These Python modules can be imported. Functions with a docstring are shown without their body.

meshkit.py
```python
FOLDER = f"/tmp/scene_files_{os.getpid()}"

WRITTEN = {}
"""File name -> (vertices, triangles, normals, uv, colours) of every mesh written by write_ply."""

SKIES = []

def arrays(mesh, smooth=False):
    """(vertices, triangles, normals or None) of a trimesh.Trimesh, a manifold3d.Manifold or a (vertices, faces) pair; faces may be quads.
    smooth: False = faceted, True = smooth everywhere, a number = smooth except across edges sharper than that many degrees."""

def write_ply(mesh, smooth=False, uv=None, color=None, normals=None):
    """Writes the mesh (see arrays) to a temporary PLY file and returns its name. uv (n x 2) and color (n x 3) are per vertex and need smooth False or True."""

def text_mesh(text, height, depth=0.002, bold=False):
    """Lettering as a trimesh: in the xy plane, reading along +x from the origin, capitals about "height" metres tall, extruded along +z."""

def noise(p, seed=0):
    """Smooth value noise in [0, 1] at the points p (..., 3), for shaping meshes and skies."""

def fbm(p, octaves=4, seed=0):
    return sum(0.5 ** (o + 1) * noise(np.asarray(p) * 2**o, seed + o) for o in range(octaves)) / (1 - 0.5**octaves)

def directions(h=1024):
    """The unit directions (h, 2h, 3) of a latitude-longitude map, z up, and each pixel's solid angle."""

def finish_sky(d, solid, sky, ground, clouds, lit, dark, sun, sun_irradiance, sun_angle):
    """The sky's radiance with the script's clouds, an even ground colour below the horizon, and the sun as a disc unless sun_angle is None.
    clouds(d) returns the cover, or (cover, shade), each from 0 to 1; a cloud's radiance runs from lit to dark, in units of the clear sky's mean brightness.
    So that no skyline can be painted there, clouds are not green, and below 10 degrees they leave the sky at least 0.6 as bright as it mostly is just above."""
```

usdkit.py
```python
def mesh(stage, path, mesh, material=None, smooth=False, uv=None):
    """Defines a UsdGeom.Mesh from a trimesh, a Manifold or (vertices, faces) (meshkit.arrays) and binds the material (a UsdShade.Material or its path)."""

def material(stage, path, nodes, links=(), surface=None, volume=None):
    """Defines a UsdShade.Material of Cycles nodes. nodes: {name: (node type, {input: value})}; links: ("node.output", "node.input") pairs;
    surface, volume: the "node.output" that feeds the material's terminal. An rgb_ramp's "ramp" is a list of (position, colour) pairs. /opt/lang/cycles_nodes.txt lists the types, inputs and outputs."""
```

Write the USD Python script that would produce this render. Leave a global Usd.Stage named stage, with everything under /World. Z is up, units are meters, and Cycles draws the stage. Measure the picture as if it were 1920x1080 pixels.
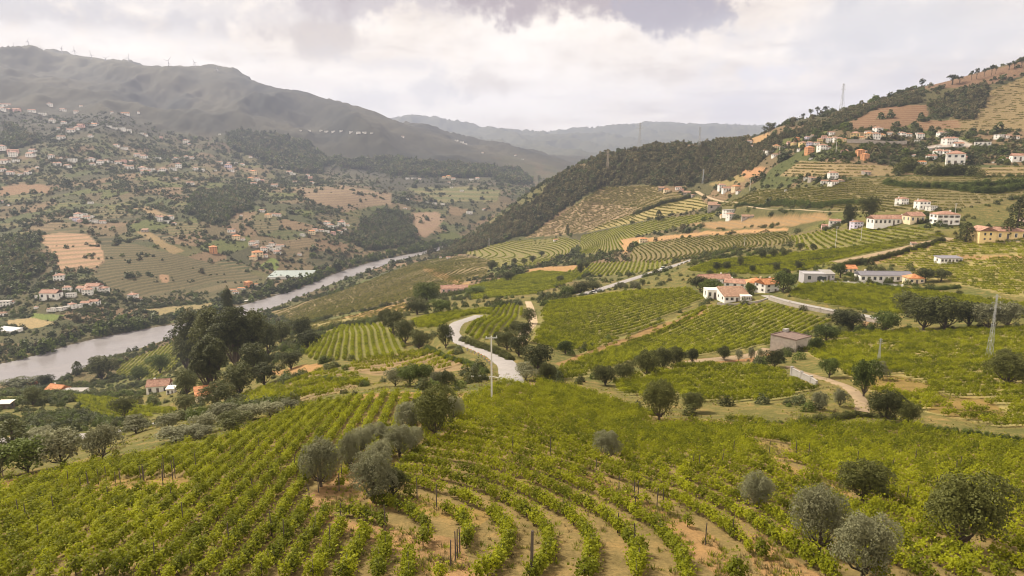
import math, random
import numpy as np, trimesh, shapely, usdkit, meshkit
from scipy.interpolate import RBFInterpolator, RectBivariateSpline
from scipy.spatial import cKDTree
from pxr import Usd, UsdGeom, UsdLux, UsdShade, Gf, Sdf, Vt

stage = Usd.Stage.CreateInMemory()
UsdGeom.SetStageUpAxis(stage, "Z")
UsdGeom.SetStageMetersPerUnit(stage, 1.0)
UsdGeom.Xform.Define(stage, "/World")
stage.SetDefaultPrim(stage.GetPrimAtPath("/World"))

# ------------------------------------------------------------------ camera, sky, sun, exposure
EXPOSURE = 2.34
HAZE_DENSITY = 7.4e-5
cam = UsdGeom.Camera.Define(stage, "/World/camera")
cam.CreateHorizontalApertureAttr(36.0)
cam.CreateVerticalApertureAttr(20.25)
cam.CreateFocalLengthAttr(24.0)
cam.CreateClippingRangeAttr(Gf.Vec2f(0.5, 60000.0))
cam.CreateExposureAttr(EXPOSURE)
_x = UsdGeom.Xformable(cam)
_x.AddTranslateOp().Set(Gf.Vec3d(0, 0, 200))
_x.AddRotateXYZOp().Set(Gf.Vec3f(90 - 10.6, 0, 0))

SUN_DIR = np.array([-0.54, 0.44, 0.66]); SUN_DIR /= np.linalg.norm(SUN_DIR)      # towards the sun, behind thin cloud
SUN_EL, SUN_ROT = math.asin(SUN_DIR[2]), math.atan2(SUN_DIR[0], SUN_DIR[1])
sun = UsdLux.DistantLight.Define(stage, "/World/sun")
sun.CreateIntensityAttr(0.40)
sun.CreateAngleAttr(10.0)
sun.CreateColorAttr(Gf.Vec3f(1.0, 0.90, 0.74))
sun.CreateNormalizeAttr(True)
_q = Gf.Rotation(Gf.Vec3d(0, 0, 1), Gf.Vec3d(*map(float, SUN_DIR)))
UsdGeom.Xformable(sun).AddOrientOp().Set(Gf.Quatf(_q.GetQuat()))

def dir_of(px, py):
    a, b = (px - 960) / 1280.0, (540 - py) / 1280.0
    p = math.radians(10.6)
    d = np.array([a, math.cos(p) + b * math.sin(p), -math.sin(p) + b * math.cos(p)])
    return d / np.linalg.norm(d)

def sky_material():
    n = {"tc": ("texture_coordinate", {}),
         "sky": ("sky_texture", {"sky_type": "single_scattering", "sun_disc": False, "sun_elevation": SUN_EL, "sun_rotation": SUN_ROT, "aerosol_density": 2.0}),
         "sep": ("separate_xyz", {}),
         # a flat cloud deck seen in perspective
         "zz": ("math", {"math_type": "add", "value2": 0.10}), "zm": ("math", {"math_type": "maximum", "value2": 0.03}),
         "dx": ("math", {"math_type": "divide"}), "dy": ("math", {"math_type": "divide"}),
         "deck": ("combine_xyz", {"z": 0.0}),
         "n1": ("noise_texture", {"scale": 0.85, "detail": 8.0, "roughness": 0.52, "distortion": 0.35}),
         "n2": ("noise_texture", {"scale": 2.3, "detail": 7.0, "roughness": 0.55, "distortion": 0.5}),
         "wob": ("noise_texture", {"scale": 9.0, "detail": 5.0, "roughness": 0.6}),
         "wobs": ("noise_texture", {"scale": 30.0, "detail": 4.0, "roughness": 0.6})}
    l = [("tc.generated", "sep.vector"), ("tc.generated", "sky.vector"), ("sep.z", "zz.value1"), ("zz.value", "zm.value1"), ("sep.x", "dx.value1"), ("zm.value", "dx.value2"),
         ("sep.y", "dy.value1"), ("zm.value", "dy.value2"), ("dx.value", "deck.x"), ("dy.value", "deck.y"),
         ("deck.vector", "n1.vector"), ("deck.vector", "n2.vector"), ("tc.generated", "wob.vector"), ("tc.generated", "wobs.vector")]
    # pale overcast, mottled
    n["base"] = ("rgb_ramp", {"ramp": [(0.30, (0.80, 0.67, 0.56)), (0.45, (1.02, 0.88, 0.73)), (0.56, (1.14, 1.0, 0.845)), (0.70, (1.24, 1.11, 0.955))]})
    l.append(("n1.fac", "base.fac"))
    n["fine"] = ("rgb_ramp", {"ramp": [(0.3, (0.80, 0.785, 0.775)), (0.5, (1.0, 1.0, 1.0)), (0.7, (1.10, 1.10, 1.09))]})
    l.append(("n2.fac", "fine.fac"))
    n["mul"] = ("mix_color", {"blend_type": "multiply", "fac": 1.0, "use_clamp": False})
    l += [("base.color", "mul.a"), ("fine.color", "mul.b")]
    last = "mul.result"
    # the single clouds in view: direction, half width, half height, colour, weight
    n["wv"] = ("math", {"math_type": "multiply_add", "value2": 0.20, "value3": -0.10})
    n["wv2"] = ("math", {"math_type": "multiply_add", "value2": 0.14, "value3": -0.07})
    n["wsum"] = ("math", {"math_type": "add"})
    l += [("wob.fac", "wv.value1"), ("wobs.fac", "wv2.value1"), ("wv.value", "wsum.value1"), ("wv2.value", "wsum.value2")]
    for k, (px, py, rx, ry, col, wt, soft) in enumerate(CLOUDS):
        d = dir_of(px, py)
        n[f"s{k}"] = ("vector_math", {"math_type": "subtract", "vector2": d})
        n[f"m{k}"] = ("vector_math", {"math_type": "multiply", "vector2": (1280.0 / rx, 1280.0 / rx, 1280.0 / ry)})
        n[f"q{k}"] = ("vector_math", {"math_type": "length"})
        n[f"w{k}"] = ("math", {"math_type": "multiply_add", "value2": 1280.0 / max(ry, 30) * 0.55})
        n[f"r{k}"] = ("map_range", {"range_type": "smoothstep", "from_min": 1.0 + soft, "from_max": 1.0 - soft, "to_min": 0.0, "to_max": wt, "clamp": True})
        n[f"c{k}"] = ("mix_color", {"blend_type": "mix", "b": col, "use_clamp": False})
        l += [("tc.generated", f"s{k}.vector1"), (f"s{k}.vector", f"m{k}.vector1"), (f"m{k}.vector", f"q{k}.vector1"), (f"q{k}.value", f"w{k}.value3"),
              ("wsum.value", f"w{k}.value1"), (f"w{k}.value", f"r{k}.value"), (f"r{k}.result", f"c{k}.fac"), (last, f"c{k}.a")]
        last = f"c{k}.result"
    n["clk"] = ("mix_color", {"blend_type": "multiply", "fac": 1.0, "b": (CLOUD_LIGHT,) * 3, "use_clamp": False})
    n["mix"] = ("mix_color", {"fac": 0.96, "use_clamp": False})
    n["low"] = ("map_range", {"range_type": "smoothstep", "from_min": -0.06, "from_max": 0.0, "to_min": 0.0, "to_max": 1.0, "clamp": True})
    n["gr"] = ("mix_color", {"a": (0.9, 0.85, 0.7), "use_clamp": False})
    n["bg"] = ("background_shader", {"strength": 0.05})
    l += [(last, "clk.a"), ("sky.color", "mix.a"), ("clk.result", "mix.b"), ("sep.z", "low.value"), ("low.result", "gr.fac"), ("mix.result", "gr.b"), ("gr.result", "bg.color")]
    return usdkit.material(stage, "/World/Looks/sky_air", n, l, surface="bg.background")

CLOUD_LIGHT = 4.2
GREY, MAUVE, WARM, WHITE = (0.58, 0.465, 0.38), (0.40, 0.295, 0.28), (0.74, 0.61, 0.50), (1.26, 1.15, 1.02)
CLOUDS = [
    (60, 30, 260, 26, (0.60, 0.55, 0.54), 0.8, 0.75), (300, 8, 300, 30, (0.70, 0.65, 0.63), 0.6, 0.7),
    (120, 72, 230, 22, WHITE, 0.55, 0.7), (1010, 70, 260, 45, WHITE, 0.55, 0.7), (720, 190, 280, 70, WHITE, 0.6, 0.7), (1060, 165, 160, 40, WHITE, 0.6, 0.8),
    (560, 42, 110, 30, (0.76, 0.67, 0.61), 0.6, 0.7), (590, 78, 70, 26, GREY, 0.62, 0.7), (655, 70, 60, 14, WARM, 0.5, 0.8), (520, 60, 60, 16, WARM, 0.4, 0.8),
    (895, 152, 52, 18, WARM, 0.6, 0.75), (960, 160, 30, 8, WARM, 0.35, 0.9), (800, 165, 46, 22, (0.72, 0.67, 0.64), 0.6, 0.6), (760, 120, 90, 16, (0.78, 0.72, 0.69), 0.6, 0.6), (700, 185, 40, 26, (0.78, 0.73, 0.70), 0.5, 0.7),
    (790, 2, 170, 28, (0.56, 0.47, 0.45), 0.8, 0.6), (1130, -14, 270, 50, MAUVE, 0.92, 0.35), (1020, 22, 60, 34, MAUVE, 0.6, 0.6), (1240, 22, 110, 30, (0.38, 0.33, 0.37), 0.85, 0.5),
    (1450, 138, 46, 13, (0.98, 0.92, 0.92), 0.8, 0.7), (1400, 140, 14, 9, (0.94, 0.88, 0.88), 0.7, 0.8), (1600, 60, 150, 40, (0.72, 0.675, 0.69), 0.5, 0.8), (1800, 45, 220, 60, (0.66, 0.645, 0.65), 0.6, 0.7), (1560, 190, 260, 40, (0.72, 0.66, 0.67), 0.4, 0.8), (1380, 215, 40, 20, (0.72, 0.66, 0.68), 0.5, 0.8)]
dome = UsdLux.DomeLight.Define(stage, "/World/sky")
UsdGeom.Scope.Define(stage, "/World/Looks")
UsdShade.MaterialBindingAPI.Apply(dome.GetPrim()).Bind(sky_material())

# ------------------------------------------------------------------ naming
_used = {}
def numbered(parent, name):
    k = _used.get((parent, name), -1) + 1
    _used[(parent, name)] = k
    return f"{parent}/{name}" if k == 0 else f"{parent}/{name}_{k:03d}"
def tag(prim, label=None, cat=None, group=None, kind=None):
    for k, v in (("label", label), ("category", cat), ("group", group), ("kind", kind)):
        if v:
            prim.SetCustomDataByKey(k, v)
    return prim
tag(dome.GetPrim(), "pale overcast sky with a dark mauve cloud base overhead", None, None, "structure")
def part(name, m, material, parent="/World", smooth=False):
    """ONE mesh under parent (a path); returns its path."""
    path = numbered(parent, name)
    usdkit.mesh(stage, path, m, material, smooth=smooth)
    return path
def holder(name, parent="/World"):
    path = numbered(parent, name)
    UsdGeom.Xform.Define(stage, path)
    return path
def place(path, loc, rz=0.0, scale=1.0):
    x = UsdGeom.Xformable(stage.GetPrimAtPath(path))
    x.AddTranslateOp().Set(Gf.Vec3d(*map(float, loc)))
    x.AddRotateZOp().Set(float(math.degrees(rz)))
    if not (np.ndim(scale) == 0 and scale == 1.0):
        x.AddScaleOp().Set(Gf.Vec3f(*map(float, (np.zeros(3) + scale))))
stage.CreateClassPrim("/World/kinds")
def copy_of(kind, name, loc, rz=0.0, scale=1.0, label=None, cat=None, group=None):
    path = holder(name)
    place(path, loc, rz, scale)
    p = stage.GetPrimAtPath(path)
    p.GetReferences().AddInternalReference(kind)
    p.SetInstanceable(True)
    tag(p, label, cat, group)
    return path


# ------------------------------------------------------------------ the lie of the land
CAM_Z, FOC, PITCH = 200.0, 1280.0, math.radians(10.6)     # metres above the river; focal length in px of a 1920 px wide picture
CP, SP = math.cos(PITCH), math.sin(PITCH)

def at(px, py, Y):
    """The world point that stands Y metres ahead and is seen at px, py of the photograph."""
    a, b = (px - 960) / FOC, (540 - py) / FOC
    t = Y / (CP + b * SP)
    return np.array([a * t, Y, CAM_Z + t * (-SP + b * CP)])

def pix(x, y, z):
    """Where a world point is seen."""
    d = y * CP - (z - CAM_Z) * SP
    return 960 + FOC * x / d, 540 - FOC * (y * SP + (z - CAM_Z) * CP) / d

# seen ground: px, py, metres ahead
SEEN = """
960 1080 38, 0 1080 44, 1920 1080 40, -500 1080 52, 2400 1080 42, 480 1080 40, 1440 1080 38
600 950 54, 960 950 53, 1400 950 55, 1900 950 58, 0 950 66, -500 950 80, 2400 950 60, 300 950 58
600 870 68, 960 870 66, 1400 870 70, 1900 870 78, 0 870 95, 300 870 78, -500 870 120, 2400 870 80
300 800 112, 100 850 122, 150 822 165, -300 830 180, 500 790 100, 560 755 125, 720 738 112, 870 742 112, 945 714 126
100 745 320, 110 735 470, 300 735 430, -300 740 400, 380 765 210, 480 742 195, 250 780 230
948 706 150, 955 690 158, 935 672 172, 895 655 195, 860 640 215, 848 622 240, 858 608 265, 880 600 290
640 692 190, 720 640 260, 640 640 280, 560 662 300, 430 702 285, 520 692 240, 770 702 165, 800 650 235
750 600 330, 853 548 590, 800 580 430, 700 560 750, 600 590 700, 560 612 600, 650 610 480, 500 640 450
800 510 900, 900 490 950, 760 500 1150, 930 465 1150, 1000 442 1150, 830 475 1400, 660 535 1000
1000 722 140, 1024 702 162, 1100 690 180, 1050 650 230, 1200 650 250, 1000 600 300, 1150 570 340, 1000 580 350
1300 575 320, 1360 562 330, 1110 549 420, 1270 497 530, 950 540 560, 1000 510 700, 1100 500 690, 1170 450 850
1300 430 780, 1400 430 680, 1480 442 570, 1300 380 920, 1100 400 1130, 1200 362 1090, 1350 350 930, 1270 357 1030
1400 277 1050, 1190 290 1230, 1300 284 1130, 1250 288 1180, 1100 302 1310, 1020 344 1370, 940 396 1400, 880 440 1420, 835 464 1440, 806 477 1450
1300 340 1040, 1250 372 990, 1100 350 1190, 1000 400 1240, 930 432 1260, 1130 372 1150, 1060 420 1160
1550 340 650, 1560 250 850, 1700 300 720, 1900 290 700, 1650 410 480, 1870 442 400, 1655 524 345, 1530 524 350
1480 480 450, 1450 500 420, 1380 470 500, 1600 460 430, 1750 440 410, 1800 490 360, 1900 490 340, 1550 570 290, 1640 598 260
1700 600 250, 1900 570 260, 1480 657 212, 1300 682 188, 1560 692 163, 1650 672 178, 1850 672 168, 1930 700 150
1350 722 158, 1240 782 116, 1400 792 108, 1600 792 108, 1850 802 104, 1300 742 138, 1130 852 75, 1500 740 135, 1750 740 130
2400 300 700, 2400 440 420, 2400 600 250, 2400 700 160
1500 330 720, 1480 265 930, 1450 252 985, 1578 207 1080, 1700 174 1100, 1800 150 1100, 1920 117 1100, 2400 30 1150
1700 230 900, 1850 240 850, 1900 180 980, 1780 200 980, 1600 225 960, 1400 310 960, 1450 300 850
100 580 850, 150 545 930, 0 600 830, 300 560 965, 400 530 1080, 550 512 1195, 250 520 1040, 300 480 1150
130 470 1150, 100 440 1250, 0 500 1050, 330 430 1350, 500 465 1300, 600 430 1500, 0 420 1400, 200 400 1500
450 380 1700, 650 370 1900, 700 430 1700, 740 455 1560, 780 400 1900, 780 440 1650, 820 360 2300, 930 370 2150
0 350 1750, 0 300 2050, 250 310 2100, 500 340 2200, 0 200 2800, 250 240 2800, 450 290 2700, 600 300 3000
560 250 3400, 750 330 2700, 700 245 3600, 0 170 3600, 0 94 6000, 140 103 5900, 250 123 5700, 380 126 5400
520 161 5000, 640 191 4600, 770 236 4200, 850 268 3900, 960 295 3600, 1020 316 3400, 250 180 4200, 420 200 4000
600 230 4000, 750 280 3500, 850 310 3100, 950 332 2950
-500 600 830, -500 500 1050, -500 420 1400, -500 300 2050, -500 200 2800, -500 170 3600, -500 80 6000
770 225 10000, 900 244 9500, 1030 257 9000, 1120 246 9500, 1200 238 10000, 1300 241 10000, 1420 243 10000, 1700 240 10000
900 272 7500, 1000 290 6500, 1000 302 5500, 1200 282 7000, 2400 240 10000, 1100 300 5500
"""
# ground that other ground hides: px, height, metres ahead
HIDDEN = """
1400 150 1450, 1190 120 1600, 1020 60 1750, 900 8 1720, 1400 130 2500, 1200 120 3000, 1100 140 3600, 1050 90 2600
1578 230 1600, 1750 250 1600, 1920 290 1600, 2400 330 1700, 1700 200 3000, 2400 250 3000, 1700 250 6000, 2400 250 6000
0 950 8000, 400 800 8000, 770 250 6500, -500 1000 8000, 400 600 10500, -500 600 10500, 700 300 8000
0 500 13000, 960 400 13000, 1500 400 13000, 2400 400 13000, -500 500 13000
960 181 20, 0 180 20, 1920 182 20, 480 181 20, 1440 182 20, -500 178 20, 2400 181 20
960 186 8, 0 186 8, 1920 186 8, 2400 186 8, -500 186 8
"""
# river banks: px, py at water level (first the near bank going away, then the far bank)
BANK_NEAR = [(-700, 790), (-250, 735), (0, 722), (105, 719), (145, 697), (207, 670), (240, 661), (340, 632), (430, 606), (510, 580), (600, 543), (700, 506), (775, 481)]
BANK_FAR = [(-700, 715), (-250, 695), (0, 682), (77, 663), (133, 646), (300, 612), (343, 606), (447, 574), (500, 559), (547, 545), (620, 516), (690, 493), (790, 472.5)]

def to_level(px, py, z=0.0):
    a, b = (px - 960) / FOC, (540 - py) / FOC
    t = (z - CAM_Z) / (-SP + b * CP)
    return np.array([a * t, t * (CP + b * SP)])
bn = [to_level(*p) for p in BANK_NEAR]
bf = [to_level(*p) for p in BANK_FAR]
def smooth_line(pts, step):
    from scipy.interpolate import PchipInterpolator
    p = np.array(pts, float)
    s = np.r_[0, np.cumsum(np.linalg.norm(np.diff(p, axis=0), axis=1))]
    q = np.linspace(0, s[-1], max(2, int(s[-1] / step) + 1))
    return PchipInterpolator(s, p, axis=0)(q)
bn, bf = smooth_line(bn, 12), smooth_line(bf, 12)
beyond_n, beyond_f = [(-165, 1500), (-60, 1660), (220, 1790), (600, 1800)], [(-180, 1580), (-60, 1760), (200, 1900), (600, 1930)]
RIVER = shapely.Polygon(np.vstack([bn, beyond_n, beyond_f[::-1], bf[::-1]])).buffer(0)

def rows(text):
    return np.array([[float(v) for v in r.split()] for r in text.replace("\n", ",").split(",") if r.strip()])
_s = np.array([at(*r) for r in rows(SEEN)])
_h = np.array([[(r[0] - 960) / FOC / CP * r[2], r[2], r[1]] for r in rows(HIDDEN)])
_b = np.array([[*p, 2.0] for p in np.vstack([bn[::9], bf[::9], beyond_n, beyond_f])])
_pts = np.vstack([_s, _h, _b])
US, LS = 3.2, 1.5
def key(x, y): return np.stack([US * x / y, LS * np.log(y)], -1)
_rbf = RBFInterpolator(key(_pts[:, 0], _pts[:, 1]), (_pts[:, 2] - CAM_Z) / _pts[:, 1], kernel="thin_plate_spline", smoothing=2e-4)
_gu, _gl = np.linspace(-1.35, 1.35, 200), np.linspace(math.log(7), math.log(13500), 260)
_g = np.stack(np.meshgrid(US * _gu, LS * _gl, indexing="ij"), -1).reshape(-1, 2)
_sp = RectBivariateSpline(_gu, _gl, _rbf(_g).reshape(200, 260), kx=3, ky=3)

def ss(x, a, b):
    t = np.clip((np.asarray(x, float) - a) / (b - a), 0, 1)
    return t * t * (3 - 2 * t)

def fbm2(x, y, scale, octaves=4, seed=0):
    return meshkit.fbm(np.stack([x / scale, y / scale, np.zeros_like(x) + 0.37], -1), octaves, seed) - 0.5

shapely.prepare(RIVER)
_rtree = cKDTree(np.array([p for g in [RIVER.exterior] for p in [g.interpolate(d).coords[0] for d in np.arange(0, g.length, 6)]]))
ROADS = []      # (centre line n x 3, half width) once laid: the ground is levelled under them
_road_tree = [None]

def H0(x, y):
    x, y = np.asarray(x, float), np.asarray(y, float)
    yy = np.maximum(y, 8.0)
    z = CAM_Z + yy * _sp.ev(np.clip(x / yy, -1.34, 1.34), np.log(yy))
    # gullies and shoulders on the mountains, small humps on the fields
    far = ss(yy, 1300, 3200)
    g = meshkit.fbm(np.stack([x / 560 + 0.30 * y / 560, y / 1300, np.zeros_like(x)], -1), 6, 3)
    ridge = 1 - np.abs(2 * g - 1)
    z = z + far * np.minimum(yy, 6000) * (0.052 * (ridge - 0.74)) * ss(z, 40, 260) * (1 - 0.88 * np.exp(-((yy - np.interp(960 + 1302 * x / yy, [0, 140, 250, 380, 520, 640, 770, 850, 960, 1020], [6000, 5900, 5700, 5400, 5000, 4600, 4200, 3900, 3600, 3400])) / 420) ** 2))
    z = z + far * np.minimum(yy, 6000) * 0.020 * (np.abs(fbm2(x + 0.3 * y, y * 0.5, 210, 4, 9)) - 0.12) * ss(z, 60, 300)
    z = z + fbm2(x, y, 120, 3, 5) * np.clip(0.006 * yy, 0.4, 9) * ss(z, 3, 25)
    z = z + fbm2(x, y, 14, 3, 8) * np.clip(0.006 * yy, 0.4, 0.8) * ss(yy, 30, 60) * (1 - 0.7 * ss(yy, 350, 700))
    return z

def H(x, y):
    """The height of the ground."""
    x, y = np.asarray(x, float), np.asarray(y, float)
    sh = x.shape
    x, y = x.ravel(), y.ravel()
    z = H0(x, y)
    near = (y > 400) & (y < 2200) & (x < 700)
    if near.any():
        d = _rtree.query(np.stack([x[near], y[near]], 1))[0]
        ins = shapely.contains_xy(RIVER, x[near], y[near])
        bank = 0.6 + 1.3 * ss(d, 0, 10) + np.maximum(d - 10, 0) * 0.04
        zn = z[near]
        out = np.where(d < 160, np.maximum(zn, bank + 0 * zn), zn)
        w = ss(d, 5, 80)
        out = np.minimum(out, out * w + (1 - w) * (bank + 1.5))
        z[near] = np.where(ins, -0.4 - 3 * ss(d, 0, 12), out)
    if _road_tree[0] is not None:
        tree, zr, hw = _road_tree[0]
        d, i = tree.query(np.stack([x, y], 1), distance_upper_bound=30.0)
        ok = np.isfinite(d)
        i = np.where(ok, i, 0)
        w = np.where(ok, 1 - ss(d, hw[i] + 0.8, hw[i] * 2 + 5.0), 0)
        z = z * (1 - w) + zr[i] * w
    return z.reshape(sh)

def ground(px, py, near=30.0, far=13000.0):
    """The first ground seen at px, py (farther than near): (x, y, z)."""
    Y = np.exp(np.linspace(math.log(near), math.log(far), 900))
    a, b = (px - 960) / FOC, (540 - py) / FOC
    t = Y / (CP + b * SP)
    gap = CAM_Z + t * (-SP + b * CP) - H(a * t, Y)
    k = np.nonzero((gap[:-1] > 0) & (gap[1:] <= 0))[0]
    if not len(k):
        k = [int(np.argmin(np.abs(gap)))]
        k = [min(k[0], 898)]
    k = k[0]
    lo, hi = Y[k], Y[k + 1]
    for _ in range(2):
        YY = np.linspace(lo, hi, 12)
        t = YY / (CP + b * SP)
        gp = CAM_Z + t * (-SP + b * CP) - H(a * t, YY)
        j = np.nonzero(gp <= 0)[0]
        j = max(1, j[0]) if len(j) else 11
        lo, hi = YY[j - 1], YY[j]
    y = (lo + hi) / 2
    x = a * y / (CP + b * SP)
    return np.array([x, y, float(H(np.array([x]), np.array([y]))[0])])

# the grid of the ground sheet: a fan whose steps grow with distance
def spacing(edges):
    out = []
    for (a, b, n) in edges:
        out.append(np.exp(np.linspace(math.log(a), math.log(b), n, endpoint=False)))
    return np.concatenate(out + [[edges[-1][1]]])
GY = spacing([(9, 30, 40), (30, 420, 440), (420, 1900, 440), (1900, 13000, 230)])
GU = np.concatenate([np.linspace(-1.3, -0.82, 50, endpoint=False), np.linspace(-0.82, 0.82, 580), np.linspace(0.82, 1.3, 51)[1:]])

# ------------------------------------------------------------------ materials
def srgb(r, g, b):
    c = np.array([r, g, b], float) / 255
    return tuple(np.where(c < 0.04045, c / 12.92, ((c + 0.055) / 1.055) ** 2.4))

def leaf_look(name, dark, mid, light, glow=0.3, rough=0.55):
    """Leaves: every plant and every leaf a little different."""
    n = {"oi": ("object_info", {}), "ge": ("geometry", {}), "no": ("noise_texture", {"scale": 0.035, "detail": 3.0}), "nf": ("noise_texture", {"scale": 0.6, "detail": 2.0}),
         "a": ("math", {"math_type": "multiply_add", "value2": 0.40, "value3": -0.38}), "b": ("math", {"math_type": "multiply_add", "value2": 0.52}),
         "c": ("math", {"math_type": "multiply_add", "value2": 0.50}), "d": ("math", {"math_type": "multiply_add", "value2": 0.30}),
         "r": ("rgb_ramp", {"ramp": [(0.0, dark), (0.5, mid), (1.0, light)]}),
         "p": ("principled_bsdf", {"roughness": rough, "specular_ior_level": 0.10}), "t": ("translucent_bsdf", {}), "m": ("mix_closure", {"fac": glow})}
    l = [("oi.random", "a.value1"), ("ge.random_per_island", "b.value1"), ("a.value", "b.value3"), ("ge.position", "no.vector"), ("no.fac", "c.value1"), ("b.value", "c.value3"),
         ("ge.position", "nf.vector"), ("nf.fac", "d.value1"), ("c.value", "d.value3"), ("d.value", "r.fac"), ("r.color", "p.base_color"), ("r.color", "t.color"), ("p.BSDF", "m.closure1"), ("t.BSDF", "m.closure2")]
    return usdkit.material(stage, f"/World/Looks/{name}", n, l, surface="m.closure")

def plain_look(name, color, rough=0.8, spread=0.25, scale=1.5, spec=0.3, bump=0.0, metal=0.0):
    """A weathered surface: stains at two sizes over one colour."""
    c = np.array(color, float)
    n = {"ge": ("geometry", {}), "n1": ("noise_texture", {"scale": scale, "detail": 6.0, "roughness": 0.6}), "n2": ("noise_texture", {"scale": scale * 9, "detail": 3.0}),
         "s": ("math", {"math_type": "multiply_add", "value2": 0.35, "value3": -0.17}), "t": ("math", {"math_type": "add"}),
         "r": ("rgb_ramp", {"ramp": [(0.25, tuple(c * (1 - spread))), (0.5, tuple(c)), (0.8, tuple(np.minimum(c * (1 + spread * 0.5), 0.9)))]}),
         "p": ("principled_bsdf", {"roughness": rough, "specular_ior_level": spec, "metallic": metal})}
    l = [("ge.position", "n1.vector"), ("ge.position", "n2.vector"), ("n2.fac", "s.value1"), ("s.value", "t.value1"), ("n1.fac", "t.value2"), ("t.value", "r.fac"), ("r.color", "p.base_color")]
    if bump:
        n["bu"] = ("bump", {"strength": 0.6, "distance": bump})
        l += [("t.value", "bu.height"), ("bu.normal", "p.normal")]
    return usdkit.material(stage, f"/World/Looks/{name}", n, l, surface="p.BSDF")

L = {}
L["vine_bright"] = leaf_look("vine_bright", (0.118, 0.136, 0.007), (0.353, 0.368, 0.013), (0.672, 0.627, 0.030), 0.40)
L["vine_mid"] = leaf_look("vine_mid", (0.115, 0.132, 0.010), (0.328, 0.342, 0.018), (0.575, 0.543, 0.036), 0.38)
L["vine_dull"] = leaf_look("vine_dull", (0.102, 0.104, 0.020), (0.228, 0.220, 0.040), (0.372, 0.329, 0.073), 0.34)
L["olive_leaf"] = leaf_look("olive_leaf", (0.134, 0.134, 0.072), (0.284, 0.282, 0.157), (0.480, 0.466, 0.284), 0.2)
L["oak_leaf"] = leaf_look("oak_leaf", (0.058, 0.062, 0.019), (0.137, 0.143, 0.035), (0.244, 0.239, 0.064), 0.22)
L["green_leaf"] = leaf_look("green_leaf", (0.063, 0.081, 0.017), (0.140, 0.175, 0.036), (0.252, 0.287, 0.062), 0.28)
L["scrub_leaf"] = leaf_look("scrub_leaf", (0.062, 0.072, 0.029), (0.126, 0.142, 0.055), (0.214, 0.217, 0.093), 0.2)
L["dark_leaf"] = leaf_look("dark_leaf", (0.054, 0.060, 0.022), (0.123, 0.129, 0.042), (0.213, 0.206, 0.066), 0.24)
L["wood_leaf"] = leaf_look("wood_leaf", (0.096, 0.090, 0.043), (0.201, 0.174, 0.085), (0.325, 0.265, 0.139), 0.3)
L["straw"] = leaf_look("straw", (0.16, 0.125, 0.05), (0.26, 0.21, 0.09), (0.34, 0.29, 0.14), 0.25)
L["bark"] = plain_look("bark", (0.085, 0.066, 0.048), 0.9, 0.4, 6.0)
L["post_wood"] = plain_look("post_wood", (0.075, 0.06, 0.05), 0.85, 0.4, 5.0)
L["white_wall"] = plain_look("white_wall", (0.70, 0.68, 0.64), 0.85, 0.16, 0.5)
L["cream_wall"] = plain_look("cream_wall", (0.66, 0.55, 0.37), 0.85, 0.14, 0.5)
L["yellow_wall"] = plain_look("yellow_wall", (0.66, 0.50, 0.24), 0.85, 0.14, 0.5)
L["orange_wall"] = plain_look("orange_wall", (0.50, 0.25, 0.12), 0.85, 0.14, 0.5)
L["pink_wall"] = plain_look("pink_wall", (0.60, 0.40, 0.36), 0.85, 0.14, 0.5)
L["lilac_wall"] = plain_look("lilac_wall", (0.56, 0.52, 0.62), 0.85, 0.12, 0.5)
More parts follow.
